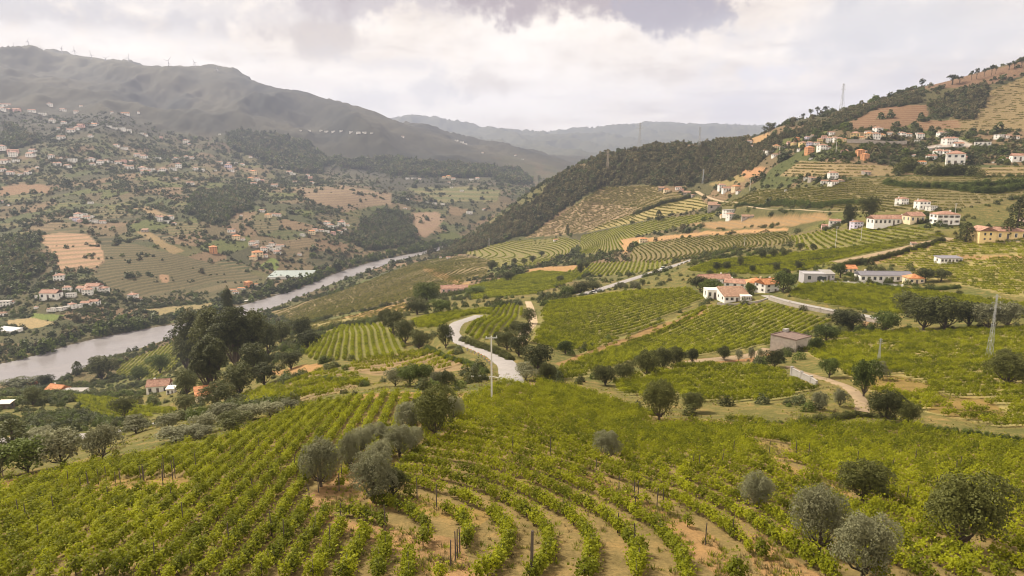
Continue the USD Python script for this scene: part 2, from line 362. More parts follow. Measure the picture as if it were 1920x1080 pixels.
L["grey_wall"] = plain_look("grey_wall", (0.36, 0.345, 0.36), 0.8, 0.15, 0.4)
L["stone_wall"] = plain_look("stone_wall", (0.34, 0.30, 0.26), 0.9, 0.35, 1.2, bump=0.05)
L["brown_wall"] = plain_look("brown_wall", (0.17, 0.12, 0.10), 0.9, 0.3, 1.2)
L["concrete"] = plain_look("concrete", (0.29, 0.27, 0.25), 0.85, 0.2, 0.6)
L["glass_dark"] = plain_look("glass_dark", (0.035, 0.04, 0.045), 0.12, 0.2, 1.0, spec=0.6)
L["shutter"] = plain_look("shutter", (0.12, 0.10, 0.085), 0.6, 0.2, 2.0)
L["steel"] = plain_look("steel", (0.42, 0.43, 0.44), 0.5, 0.2, 3.0, metal=0.4)
L["rusty_steel"] = plain_look("rusty_steel", (0.42, 0.36, 0.29), 0.6, 0.3, 2.0, metal=0.2)
L["pole_concrete"] = plain_look("pole_concrete", (0.52, 0.50, 0.47), 0.8, 0.15, 1.0)
L["car_white"] = plain_look("car_white", (0.75, 0.75, 0.74), 0.25, 0.05, 1.0, spec=0.6)
L["car_silver"] = plain_look("car_silver", (0.45, 0.46, 0.48), 0.28, 0.05, 1.0, spec=0.6)
L["rubber"] = plain_look("rubber", (0.03, 0.03, 0.03), 0.8, 0.2, 3.0)
L["lamp_glass"] = plain_look("lamp_glass", (0.7, 0.7, 0.68), 0.15, 0.1, 3.0, spec=0.6)
L["turbine_white"] = plain_look("turbine_white", (0.36, 0.36, 0.38), 0.6, 0.05, 0.2)
L["polytunnel"] = plain_look("polytunnel", (0.25, 0.29, 0.275), 0.5, 0.12, 0.05)
L["slate_roof"] = plain_look("slate_roof", (0.20, 0.19, 0.215), 0.75, 0.2, 0.7)

def tile_look(name, a, b, c):
    """Weathered clay: tone from tile to tile and lichen in patches."""
    n = {"ge": ("geometry", {}), "no": ("noise_texture", {"scale": 0.7, "detail": 5.0, "roughness": 0.65}), "v": ("voronoi_texture", {"scale": 3.2}), "sp": ("separate_color", {}),
         "s": ("math", {"math_type": "multiply_add", "value2": 0.45, "value3": -0.22}), "t": ("math", {"math_type": "add"}), "r": ("rgb_ramp", {"ramp": [(0.25, a), (0.5, b), (0.78, c)]}),
         "p": ("principled_bsdf", {"roughness": 0.85, "specular_ior_level": 0.25})}
    l = [("ge.position", "no.vector"), ("ge.position", "v.vector"), ("v.color", "sp.color"), ("sp.r", "s.value1"), ("s.value", "t.value1"), ("no.fac", "t.value2"), ("t.value", "r.fac"), ("r.color", "p.base_color")]
    return usdkit.material(stage, f"/World/Looks/{name}", n, l, surface="p.BSDF")
L["red_tiles"] = tile_look("red_tiles", (0.18, 0.10, 0.07), (0.34, 0.185, 0.13), (0.44, 0.28, 0.21))
L["orange_tiles"] = tile_look("orange_tiles", (0.30, 0.12, 0.05), (0.50, 0.21, 0.09), (0.58, 0.30, 0.15))
L["brown_tiles"] = tile_look("brown_tiles", (0.15, 0.09, 0.06), (0.27, 0.155, 0.10), (0.40, 0.26, 0.18))

# the ground: its cover colour and terracing are mesh attributes, the rest is noise
def ground_look():
    n = {"ge": ("geometry", {}), "tint": ("attribute", {"attribute": "tint"}), "ter": ("attribute", {"attribute": "terrace"}), "sv": ("separate_color", {}), "sp": ("separate_xyz", {}),
         "big": ("noise_texture", {"scale": 0.02, "detail": 5.0, "roughness": 0.6}), "mid": ("noise_texture", {"scale": 0.33, "detail": 6.0, "roughness": 0.65}), "fin": ("noise_texture", {"scale": 3.0, "detail": 5.0, "roughness": 0.7}),
         # soil that shows through the grass
         "so": ("rgb_ramp", {"ramp": [(0.0, (0.205, 0.125, 0.052)), (1.0, (0.285, 0.185, 0.085))]}),
         "sm": ("math", {"math_type": "multiply_add", "value2": 0.6}), "sr": ("map_range", {"from_min": 0.80, "from_max": 1.02, "to_min": 0.0, "to_max": 0.75, "clamp": True}), "sg": ("math", {"math_type": "multiply"}),
         "m1": ("mix_color", {"blend_type": "mix"}),
         "va": ("rgb_ramp", {"ramp": [(0.25, (0.62, 0.64, 0.60)), (0.5, (1.0, 1.0, 1.0)), (0.75, (1.28, 1.22, 1.12))]}), "m2": ("mix_color", {"blend_type": "multiply", "fac": 0.9, "use_clamp": False}),
         "vb": ("rgb_ramp", {"ramp": [(0.25, (0.62, 0.64, 0.60)), (0.5, (1.0, 1.0, 1.0)), (0.75, (1.28, 1.24, 1.16))]}), "m3": ("mix_color", {"blend_type": "multiply", "fac": 0.85, "use_clamp": False}),
         # terrace banks: one every few metres of height
         "zn": ("math", {"math_type": "multiply_add", "value2": 0.8}), "fr": ("math", {"math_type": "multiply"}), "fc": ("math", {"math_type": "fraction"}),
         "bk": ("map_range", {"range_type": "smoothstep", "from_min": 0.45, "from_max": 0.70, "to_min": 0.0, "to_max": 1.0, "clamp": True}), "bm": ("math", {"math_type": "multiply"}),
         "bc": ("mix_color", {"blend_type": "mix", "b": (0.20, 0.145, 0.08)}),
         "bu": ("bump", {"strength": 0.7, "distance": 0.25}), "p": ("principled_bsdf", {"roughness": 0.95, "specular_ior_level": 0.12})}
    l = [("ge.position", "big.vector"), ("ge.position", "mid.vector"), ("ge.position", "fin.vector"), ("ge.position", "sp.vector"), ("ter.color", "sv.color"),
         ("fin.fac", "sm.value1"), ("mid.fac", "sm.value3"), ("sm.value", "sr.value"), ("sr.result", "sg.value1"), ("sv.b", "sg.value2"), ("big.fac", "so.fac"),
         ("sg.value", "m1.fac"), ("tint.color", "m1.a"), ("so.color", "m1.b"), ("mid.fac", "va.fac"), ("m1.result", "m2.a"), ("va.color", "m2.b"), ("fin.fac", "vb.fac"), ("m2.result", "m3.a"), ("vb.color", "m3.b"),
         ("big.fac", "zn.value1"), ("sp.z", "zn.value3"), ("zn.value", "fr.value1"), ("sv.g", "fr.value2"), ("fr.value", "fc.value1"), ("fc.value", "bk.value"), ("bk.result", "bm.value1"), ("sv.r", "bm.value2"),
         ("bm.value", "bc.fac"), ("m3.result", "bc.a"), ("bc.result", "p.base_color"), ("fin.fac", "bu.height"), ("bu.normal", "p.normal")]
    return usdkit.material(stage, "/World/Looks/ground_cover", n, l, surface="p.BSDF")
L["ground"] = ground_look()

def water_look():
    n = {"ge": ("geometry", {}), "mp": ("mapping", {"scale": (0.35, 0.12, 0.35)}), "no": ("noise_texture", {"scale": 1.0, "detail": 4.0}), "n2": ("noise_texture", {"scale": 0.012, "detail": 4.0}),
         "rr": ("map_range", {"from_min": 0.4, "from_max": 0.62, "to_min": 0.22, "to_max": 0.40, "clamp": True}), "bu": ("bump", {"strength": 0.12, "distance": 0.3}),
         "p": ("principled_bsdf", {"base_color": (0.20, 0.185, 0.19), "ior": 1.33, "specular_ior_level": 0.5})}
    l = [("ge.position", "mp.vector"), ("mp.vector", "no.vector"), ("ge.position", "n2.vector"), ("n2.fac", "rr.value"), ("rr.result", "p.roughness"), ("no.fac", "bu.height"), ("bu.normal", "p.normal")]
    return usdkit.material(stage, "/World/Looks/river_water", n, l, surface="p.BSDF")
L["water"] = water_look()
L["asphalt"] = plain_look("asphalt", (0.27, 0.25, 0.24), 0.9, 0.14, 0.25)
L["dirt"] = plain_look("dirt", (0.37, 0.285, 0.18), 0.95, 0.22, 0.4)
L["brown_dirt"] = plain_look("brown_dirt", (0.26, 0.19, 0.115), 0.95, 0.25, 0.4)

# ------------------------------------------------------------------ roads (centre lines through seen points; the ground is levelled under them)
def road_line(pts, half, flat=30.0, given=False):
    p = np.array([at(*q)[:2] if len(q) == 3 else ground(*q)[:2] for q in pts])
    p = smooth_line(p, 2.0)
    z = H(p[:, 0], p[:, 1])
    k = max(1, int(flat / 2))
    zz = np.pad(z, k, mode="edge")
    z = np.convolve(zz, np.hanning(2 * k + 1) / np.hanning(2 * k + 1).sum(), mode="valid")
    return np.column_stack([p, z]), half
ROAD_SETS = [
    ("road", "asphalt", [(968, 722, 132), (957, 706, 148), (953, 690, 160), (935, 673, 175), (897, 655, 196), (862, 640, 216), (848, 622, 240), (856, 607, 266), (880, 598, 292), (900, 592, 306)], 2.5, 36),
    ("road", "asphalt", [(1086, 553, 412), (1100, 550, 420), (1150, 536, 452), (1200, 520, 490), (1270, 498, 545), (1300, 488, 575)], 2.7, 36),
    ("road", "asphalt", [(-160, 856, 160), (0, 834, 164), (60, 826, 166), (150, 818, 168), (230, 807, 172), (300, 798, 178), (380, 786, 190)], 3.0, 40),
    ("dirt_track", "dirt", [(1305, 358), (1323, 368), (1357, 378), (1413, 388), (1513, 394), (1640, 397)], 3.2, 20),
    ("dirt_track", "brown_dirt", [(1567, 497), (1625, 483), (1700, 463), (1783, 442)], 3.2, 60),
    ("dirt_track", "dirt", [(990, 566), (997, 585), (1000, 603), (985, 622), (976, 645)], 1.8, 10),
    ("road", "concrete", [(1437, 555), (1480, 566), (1550, 580), (1600, 589), (1652, 598)], 2.6, 20),
    ("dirt_track", "brown_dirt", [(1440, 655), (1400, 668), (1340, 675), (1290, 680)], 1.8, 14),
    ("dirt_track", "brown_dirt", [(1480, 690), (1530, 706), (1580, 722), (1610, 745), (1616, 770)], 1.2, 14),
]
_laid = []
for nm, look, pts, half, flat in ROAD_SETS:
    _laid.append((nm, look, *road_line(pts, half, flat)))
_P = np.vstack([c for _, _, c, _ in _laid])
_road_tree[0] = (cKDTree(_P[:, :2]), _P[:, 2], np.concatenate([np.full(len(c), h) for _, _, c, h in _laid]))
ROAD_LABELS = ["pale asphalt road swinging through a bend just beyond the near vineyard", "straight pale asphalt road with parked cars climbing the valley side", "pale asphalt road behind the olive hedge below the near vineyard", "pale dirt road descending from the hamlet on the ridge",
               "brown dirt track along a cut bank to the yellow villa", "narrow dirt path between the vineyard and the bushes", "narrow concrete lane above the long stone wall", "brown dirt path below the square stone ruin", "dirt path among the bushes beside the pale low wall"]
def ribbon(c, half, thick=0.35, lift=0.06):
    d = np.gradient(c[:, :2], axis=0)
    d /= np.linalg.norm(d, axis=1, keepdims=True)
    nrm = np.column_stack([-d[:, 1], d[:, 0]])
    prof = [(-half - 0.3, -thick), (-half, 0.0), (0, half * 0.02), (half, 0.0), (half + 0.3, -thick)]
    v = np.stack([np.column_stack([c[:, :2] + nrm * o, c[:, 2] + lift + h]) for o, h in prof], 1)
    n, m = v.shape[:2]
    i, j = np.meshgrid(np.arange(n - 1), np.arange(m - 1), indexing="ij")
    a = i * m + j
    return v.reshape(-1, 3), np.stack([a, a + m, a + m + 1, a + 1], -1).reshape(-1, 4)[:, ::-1]
for (nm, look, c, half), lab in zip(_laid, ROAD_LABELS):
    p = part(nm, ribbon(c, half, lift=0.12), L[look], smooth=True)
    tag(stage.GetPrimAtPath(p), lab, None, None, "structure")

# ------------------------------------------------------------------ the fields: outline (seen), rows, vines
# name, outline, (nearest, farthest) ground, rows ("dir", p1, p2) / ("arc", x, y) / ("level", dz), spacing, piece, cover, gaps, ground colour
GREENISH, TAN, STRAWY, BROWN, ORANGE = (0.150, 0.145, 0.042), (0.190, 0.140, 0.055), (0.255, 0.215, 0.080), (0.20, 0.15, 0.085), (0.40, 0.25, 0.13)
FIELDS = [
 ("near_left", [(-160, 960), (0, 905), (132, 872), (382, 832), (562, 764), (722, 740), (862, 748), (835, 800), (690, 905), (610, 950), (640, 985), (745, 1022), (850, 1095), (-160, 1095)], (30, 135), ("dir", (-0.105, 1.0)), 1.9, 0, 0.98, 0.10, TAN),
 ("near_right", [(868, 752), (950, 716), (1030, 714), (1120, 742), (1240, 782), (1500, 797), (1700, 800), (1850, 826), (2060, 870), (2060, 1095), (872, 1095), (760, 1010), (640, 972), (700, 925), (842, 800)], (30, 145), ("arc", (-18.0, 44.0)), 2.9, 0, 0.98, 0.12, TAN),
 ("next_right", [(1500, 655), (1560, 628), (1760, 618), (2060, 610), (2060, 850), (1850, 795), (1720, 770), (1640, 740), (1560, 690)], (105, 270), ("dir2", (1620, 700), (1850, 690)), 2.7, 1, 0.95, 0.34, STRAWY),
 ("wedge", [(1142, 722), (1230, 692), (1320, 684), (1440, 690), (1530, 732), (1440, 756), (1300, 752), (1180, 744)], (105, 230), ("dir2", (1180, 735), (1440, 715)), 3.0, 1, 0.98, 0.10, (0.185, 0.168, 0.055)),
 ("slope_low", [(1040, 702), (1100, 655), (1320, 577), (1450, 572), (1560, 604), (1500, 632), (1440, 650), (1300, 668), (1190, 676), (1090, 712), (1045, 712)], (140, 340), ("dir2", (1100, 690), (1420, 612)), 3.0, 1, 0.97, 0.14, (0.185, 0.168, 0.055)),
 ("slope_high", [(985, 642), (1006, 600), (1030, 567), (1180, 547), (1292, 541), (1322, 562), (1140, 640), (1060, 662)], (200, 460), ("dir2", (1040, 625), (1300, 565)), 3.1, 1, 0.98, 0.08, (0.185, 0.168, 0.055)),
 ("houses_right", [(1478, 556), (1500, 535), (1560, 530), (1720, 545), (1900, 568), (2060, 590), (2060, 606), (1700, 592), (1650, 590), (1560, 574)], (220, 400), ("dir2", (1520, 555), (1700, 565)), 2.7, 1, 0.99, 0.06, GREENISH),
 ("behind_houses", [(1285, 508), (1335, 490), (1480, 476), (1600, 465), (1770, 438), (1800, 436), (1640, 474), (1560, 496), (1520, 506), (1440, 516), (1340, 515)], (300, 640), ("dir2", (1330, 505), (1600, 470)), 2.8, 1, 0.98, 0.07, GREENISH),
 ("right_terraces", [(1640, 492), (1760, 456), (1820, 448), (2060, 452), (2060, 560), (1900, 556), (1740, 522), (1720, 505)], (240, 480), ("dir2", (1700, 500), (1900, 500)), 4.2, 1, 0.90, 0.26, STRAWY),
 ("by_the_bend", [(872, 626), (905, 587), (958, 570), (985, 584), (955, 618), (925, 632), (892, 642)], (200, 380), ("dir2", (893, 630), (935, 584)), 2.6, 1, 0.97, 0.05, GREENISH),
 ("left_stripes", [(560, 655), (640, 612), (720, 610), (762, 648), (745, 672), (640, 676), (585, 676)], (180, 460), ("dir2", (640, 670), (650, 618)), 2.6, 1, 0.97, 0.06, GREENISH),
 ("bend_far", [(770, 602), (830, 588), (930, 578), (880, 598), (832, 616), (782, 616)], (240, 420), ("dir2", (780, 610), (900, 585)), 2.5, 1, 0.97, 0.1, GREENISH),
 ("left_low", [(540, 720), (600, 694), (665, 704), (690, 720), (560, 756), (470, 760), (430, 742)], (130, 300), ("level", 1.7), 0, 1, 0.93, 0.2, (0.20, 0.15, 0.07)),
 ("lower_left", [(130, 742), (220, 750), (335, 772), (250, 790), (170, 782)], (150, 420), ("dir2", (150, 745), (330, 775)), 3.4, 1, 0.95, 0.15, GREENISH),
 ("bank_steps", [(640, 692), (700, 668), (790, 660), (850, 664), (880, 692), (800, 702), (700, 704)], (150, 300), ("level", 1.7), 0, 1, 0.9, 0.3, (0.22, 0.155, 0.075)),
 ("river_side_left", [(230, 680), (330, 640), (345, 655), (330, 690), (290, 712), (215, 705)], (400, 900), ("dir2", (290, 690), (330, 650)), 4.0, 2, 0.95, 0.1, GREENISH),
 ("bank_terraces", [(500, 588), (640, 546), (780, 492), (850, 502), (870, 532), (820, 546), (770, 560), (650, 588), (560, 606)], (420, 1250), ("level", 1.5), 0, 2, 0.95, 0.10, (0.185, 0.145, 0.065)),
 ("bank_terraces_low", [(560, 612), (660, 592), (762, 566), (770, 586), (680, 602), (590, 622)], (330, 900), ("level", 3.0), 0, 2, 0.85, 0.3, STRAWY),
 ("point_terraces", [(772, 492), (860, 480), (920, 488), (912, 520), (862, 530), (800, 502)], (600, 1300), ("level", 1.4), 0, 2, 0.93, 0.12, (0.175, 0.140, 0.062)),
 ("under_forest", [(862, 472), (960, 452), (1060, 446), (1090, 452), (1062, 480), (1000, 500), (930, 502), (920, 488)], (650, 1300), ("level", 1.8), 0, 2, 0.98, 0.06, GREENISH),
 ("mid_field", [(950, 522), (1010, 508), (1100, 514), (1062, 532), (1000, 552), (890, 562), (870, 540)], (400, 900), ("dir2", (900, 550), (1060, 530)), 3.0, 2, 0.97, 0.06, GREENISH),
 ("comb", [(1060, 512), (1100, 494), (1262, 488), (1232, 508), (1130, 518)], (400, 800), ("dir2", (1120, 516), (1140, 494)), 4.2, 2, 0.97, 0.04, GREENISH),
 ("brown_terraces", [(985, 446), (1090, 378), (1130, 372), (1250, 398), (1180, 412), (1090, 436)], (800, 1400), ("level", 1.7), 0, 2, 0.8, 0.2, (0.255, 0.185, 0.11)),
 ("saddle_terraces", [(1090, 376), (1130, 352), (1230, 348), (1270, 362), (1300, 376), (1240, 396)], (800, 1400), ("level", 1.6), 0, 2, 0.9, 0.1, (0.20, 0.155, 0.075)),
 ("bright_strip", [(1090, 442), (1250, 408), (1345, 400), (1330, 412), (1165, 450), (1172, 470), (1085, 478)], (500, 1200), ("level", 1.4), 0, 2, 0.99, 0.03, GREENISH),
 ("ridge_stripes", [(1130, 420), (1250, 380), (1310, 370), (1330, 388), (1250, 404), (1100, 436)], (700, 1300), ("level", 3.0), 0, 2, 0.97, 0.05, STRAWY),
 ("contour_bowl", [(1178, 488), (1190, 462), (1285, 446), (1480, 436), (1484, 456), (1330, 476), (1220, 494)], (420, 900), ("level", 1.0), 0, 2, 0.9, 0.1, (0.155, 0.130, 0.055)),
 ("village_green", [(1350, 388), (1420, 356), (1540, 352), (1600, 336), (1700, 330), (1940, 334), (2060, 345), (1900, 372), (1790, 392), (1650, 398), (1520, 388)], (420, 900), ("level", 1.4), 0, 2, 0.96, 0.10, (0.145, 0.125, 0.052)),
 ("village_low", [(1480, 444), (1560, 432), (1700, 428), (1800, 430), (1640, 462), (1500, 470)], (380, 700), ("level", 1.3), 0, 2, 0.95, 0.12, GREENISH),
 ("upper_green", [(1460, 330), (1500, 302), (1690, 312), (1760, 322), (1900, 312), (2060, 318), (2060, 332), (1700, 328), (1580, 332)], (550, 950), ("level", 2.8), 0, 2, 0.8, 0.2, (0.21, 0.16, 0.08)),
 ("straw_terraces", [(1760, 245), (1800, 200), (1870, 165), (1930, 140), (2100, 100), (2100, 245), (1860, 245)], (700, 1300), ("level", 3.0), 0, 2, 0.45, 0.3, (0.165, 0.125, 0.058)),
]
# bare or differently covered ground: outline, range, colour, (terrace strength, terraces per metre)
PATCHES = [
 ([(600, 955), (640, 975), (700, 985), (860, 1010), (900, 1095), (820, 1095), (740, 1035), (660, 1000), (600, 975)], (30, 62), (0.244, 0.149, 0.067), 0, 0),
 ([(700, 925), (770, 930), (930, 962), (900, 985), (800, 965), (690, 945)], (40, 62), (0.252, 0.165, 0.056), 0, 0),
 ([(560, 945), (640, 880), (700, 880), (690, 935), (620, 965)], (45, 75), (0.244, 0.149, 0.067), 0, 0),
 ([(1090, 892), (1110, 888), (1300, 985), (1360, 1045), (1300, 1040), (1240, 985)], (38, 75), (0.259, 0.158, 0.062), 0, 0),
 ([(1430, 862), (1445, 858), (1590, 920), (1600, 942), (1540, 925)], (50, 85), (0.252, 0.165, 0.056), 0, 0),
 ([(1390, 1010), (1430, 1000), (1490, 1050), (1560, 1095), (1430, 1095)], (34, 55), (0.259, 0.158, 0.067), 0, 0),
 ([(1270, 980), (1330, 1000), (1380, 1060), (1360, 1095), (1290, 1040)], (34, 55), (0.259, 0.158, 0.067), 0, 0),
 ([(1385, 820), (1480, 838), (1530, 862), (1440, 860)], (70, 110), (0.252, 0.178, 0.056), 0, 0),
 ([(190, 900), (350, 895), (362, 922), (250, 925), (120, 930)], (45, 90), (0.229, 0.152, 0.050), 0, 0),
 ([(-60, 930), (0, 906), (140, 870), (380, 830), (560, 762), (720, 735), (720, 742), (566, 770), (384, 838), (146, 882), (0, 918), (-60, 945)], (60, 140), (0.252, 0.145, 0.064), 0, 0),
 ([(720, 735), (870, 738), (870, 746), (722, 743)], (90, 140), (0.266, 0.172, 0.067), 0, 0),
 ([(1180, 800), (1240, 784), (1480, 796), (1480, 804), (1300, 800)], (90, 130), (0.252, 0.165, 0.062), 0, 0),
 ([(1600, 700), (1680, 705), (1760, 722), (1720, 745), (1620, 730)], (100, 200), (0.185, 0.129, 0.039), 0, 0),
 ([(1760, 740), (1860, 750), (1900, 790), (1800, 785), (1740, 770)], (100, 160), (0.185, 0.129, 0.039), 0, 0),
 ([(1290, 676), (1400, 665), (1450, 656), (1470, 664), (1440, 676), (1300, 683)], (140, 260), (0.259, 0.145, 0.067), 0, 0),
 ([(1130, 648), (1320, 580), (1335, 583), (1240, 622), (1120, 664), (1050, 688), (1040, 682)], (180, 340), (0.222, 0.139, 0.056), 0, 0),
 ([(1162, 452), (1180, 447), (1330, 434), (1480, 427), (1480, 432), (1290, 443), (1178, 459), (1176, 476), (1168, 474)], (400, 1000), (0.326, 0.198, 0.095), 0, 0),
 ([(1290, 420), (1400, 412), (1540, 400), (1560, 412), (1480, 424), (1340, 430)], (450, 900), (0.244, 0.155, 0.073), 0.7, 0.40),
 ([(985, 505), (1080, 497), (1100, 500), (1050, 512), (990, 514)], (450, 900), (0.296, 0.178, 0.078), 0, 0),
 ([(770, 488), (784, 484), (850, 520), (880, 534), (860, 536), (800, 512)], (500, 1300), (0.296, 0.178, 0.078), 0, 0),
 ([(820, 540), (880, 528), (880, 545), (830, 552)], (480, 800), (0.266, 0.172, 0.078), 0, 0),
 ([(840, 612), (862, 600), (866, 605), (846, 625)], (200, 330), (0.311, 0.191, 0.084), 0, 0),
 ([(540, 690), (600, 680), (610, 690), (560, 700)], (150, 300), (0.281, 0.165, 0.067), 0, 0),
 ([(480, 700), (560, 690), (620, 694), (560, 706)], (200, 330), (0.266, 0.158, 0.067), 0, 0),
 ([(640, 596), (760, 566), (770, 580), (720, 592)], (350, 900), (0.266, 0.172, 0.067), 0, 0),
 # across the river
 ([(66, 446), (110, 436), (165, 440), (190, 462), (200, 476), (185, 500), (110, 503), (95, 470)], (900, 1500), (0.30, 0.19, 0.12), 0.9, 0.30),
 ([(190, 462), (240, 455), (420, 500), (500, 520), (440, 545), (230, 560), (170, 520), (196, 490)], (900, 1500), (0.070, 0.064, 0.029), 0.3, 0.45),
 ([(245, 388), (270, 386), (330, 408), (310, 412)], (1000, 2200), (0.216, 0.152, 0.080), 0.5, 0.3),
 ([(255, 435), (275, 432), (345, 472), (325, 478)], (1000, 1700), (0.192, 0.140, 0.064), 0.5, 0.3),
 ([(560, 352), (640, 348), (730, 362), (740, 380), (640, 398), (570, 372)], (1500, 2600), (0.152, 0.108, 0.072), 0.7, 0.2),
 ([(780, 400), (820, 396), (835, 410), (800, 445), (775, 440)], (1500, 2600), (0.216, 0.148, 0.100), 0.4, 0.1),
 ([(0, 350), (80, 345), (100, 360), (0, 366)], (1200, 2200), (0.192, 0.116, 0.068), 0.5, 0.3),
 ([(760, 352), (880, 350), (940, 358), (930, 378), (820, 380)], (1700, 2800), (0.092, 0.100, 0.040), 0.4, 0.1),
 ([(480, 500), (510, 482), (522, 490), (520, 508)], (1000, 1500), (0.112, 0.144, 0.032), 0, 0),
 ([(65, 588), (120, 590), (100, 602), (60, 598)], (700, 1000), (0.112, 0.144, 0.032), 0, 0),
 ([(10, 600), (60, 596), (110, 606), (60, 616), (15, 610)], (650, 1000), (0.272, 0.208, 0.104), 0, 0),
 ([(270, 580), (400, 568), (410, 576), (300, 592)], (750, 1100), (0.208, 0.168, 0.080), 0, 0),
 ([(300, 515), (318, 516), (314, 530), (302, 530)], (900, 1400), (0.256, 0.160, 0.096), 0, 0),
 # the right hill
 ([(1590, 230), (1650, 202), (1740, 195), (1740, 220), (1690, 240), (1600, 242)], (700, 1300), (0.148, 0.081, 0.048), 0.6, 0.3),
 ([(1715, 225), (1800, 225), (1800, 240), (1720, 244)], (700, 1200), (0.178, 0.101, 0.058), 0.7, 0.35),
 ([(1700, 165), (1810, 142), (1920, 115), (1920, 140), (1830, 165)], (900, 1300), (0.148, 0.091, 0.058), 0, 0),
 ([(1385, 322), (1410, 312), (1440, 314), (1425, 328), (1350, 345)], (600, 1100), (0.296, 0.161, 0.082), 0, 0),
 ([(1330, 345), (1385, 325), (1400, 340), (1350, 352)], (600, 1100), (0.192, 0.147, 0.061), 0, 0),
 ([(1370, 268), (1440, 250), (1450, 262), (1380, 280)], (700, 1200), (0.281, 0.175, 0.082), 0, 0),
 ([(1730, 275), (1800, 262), (1830, 274), (1740, 282)], (550, 900), (0.370, 0.322, 0.286), 0, 0),
 ([(1620, 488), (1720, 455), (1780, 445), (1790, 450), (1700, 478), (1640, 498)], (300, 480), (0.266, 0.175, 0.088), 0, 0),
 ([(1790, 480), (1930, 478), (1930, 486), (1800, 488)], (300, 480), (0.281, 0.182, 0.082), 0, 0),
 ([(1625, 595), (1650, 600), (1640, 614), (1610, 612)], (200, 300), (0.296, 0.189, 0.102), 0, 0),
]

# ------------------------------------------------------------------ the ground sheet with its cover
U_, Y_ = np.meshgrid(GU, GY, indexing="ij")
X_ = U_ * Y_
Z_ = H(X_, Y_)
PX_, PY_ = pix(X_, Y_, Z_)

def inside(poly, rng, px, py, y, wob=1.0):
    pg = shapely.Polygon(poly)
    shapely.prepare(pg)
    return shapely.contains_xy(pg, px, py) & (y > rng[0]) & (y < rng[1])

def cell_noise(x, y, sx, sy, seed):
    """Irregular plots: for each point its plot's three random numbers and how near the plot's edge it lies (0 at the edge)."""
    rng = np.random.default_rng(seed)
    x, y = x / sx, y / sy
    n = 256
    jit = rng.random((n, n, 5))
    ix, iy = np.floor(x).astype(int), np.floor(y).astype(int)
    d1 = np.full(x.shape, 9.0); d2 = d1.copy(); col = np.zeros(x.shape + (3,))
    for a in (-1, 0, 1):
        for b in (-1, 0, 1):
            j = jit[(ix + a) % n, (iy + b) % n]
            d = np.hypot(ix + a + j[..., 0] - x, iy + b + j[..., 1] - y)
            first = d < d1
            d2 = np.where(first, d1, np.minimum(d2, d))
            col = np.where(first[..., None], j[..., 2:], col)
            d1 = np.where(first, d, d1)
    return col, d2 - d1

PAL = np.array([(0.105, 0.098, 0.044), (0.075, 0.082, 0.032), (0.140, 0.112, 0.060), (0.090, 0.105, 0.036), (0.205, 0.140, 0.085), (0.070, 0.070, 0.032), (0.125, 0.120, 0.048), (0.110, 0.128, 0.034), (0.165, 0.125, 0.070)])
def cover(x, y, z):
    """Colour of the ground, terraces (strength, per metre), how much soil shows."""
    x0, y0 = x + 40 * fbm2(x, y, 160, 3, 21), y + 60 * fbm2(x, y, 160, 3, 22)
    r, e = cell_noise(x0, y0, 58, 84, 5)
    tint = PAL[(r[..., 0] * len(PAL)).astype(int) % len(PAL)] * np.array([0.66, 0.66, 0.62])
    ter = np.where(r[..., 1] > 0.35, 0.6 * r[..., 2], 0.0)
    freq = 0.16 + 0.2 * r[..., 2]
    # near fields: grass between straw and green
    near = 1 - ss(y, 380, 700)
    g = np.clip(0.5 + 1.6 * fbm2(x, y, 24, 4, 31), 0, 1)[..., None]
    grass = (1 - g) * np.array([0.070, 0.088, 0.020]) + g * np.array([0.150, 0.122, 0.038])
    right = near * 1.0
    tint = tint * (1 - right[..., None]) + grass * right[..., None]
    ter = ter * (1 - right)
    soil = 0.25 + 0.6 * right
    # scrub and wood on the mountains
    up = ss(z + 260 * fbm2(x, y, 700, 4, 41) + 0.10 * np.abs(x) + 260 * ss(x / y, -0.40, -0.14), 250, 480) * ss(y, 1500, 2400)
    m = np.clip(0.5 + 2.6 * fbm2(x + 0.25 * y, y * 0.45, 230, 6, 43), 0, 1)[..., None]
    scrub = (1 - m) * np.array([0.016, 0.020, 0.016]) + m * np.array([0.060, 0.056, 0.036])
    high = ss(z, 620, 1000)[..., None]
    scrub = scrub * (1 - 0.5 * high) + np.array([0.105, 0.095, 0.045]) * 0.5 * high
    tint = tint * (1 - up[..., None]) + scrub * up[..., None]
    ter = ter * (1 - up)
    vf = ss(y, 4800, 6200) * (x > -1800)
    tint = tint * (1 - 0.75 * vf[..., None]) + np.array([0.075, 0.078, 0.045]) * 0.75 * vf[..., None]
    return tint, ter, freq, soil, e, r, up
TINT, TER, FREQ, SOIL, EDGE, RND, UP = cover(X_, Y_, Z_)
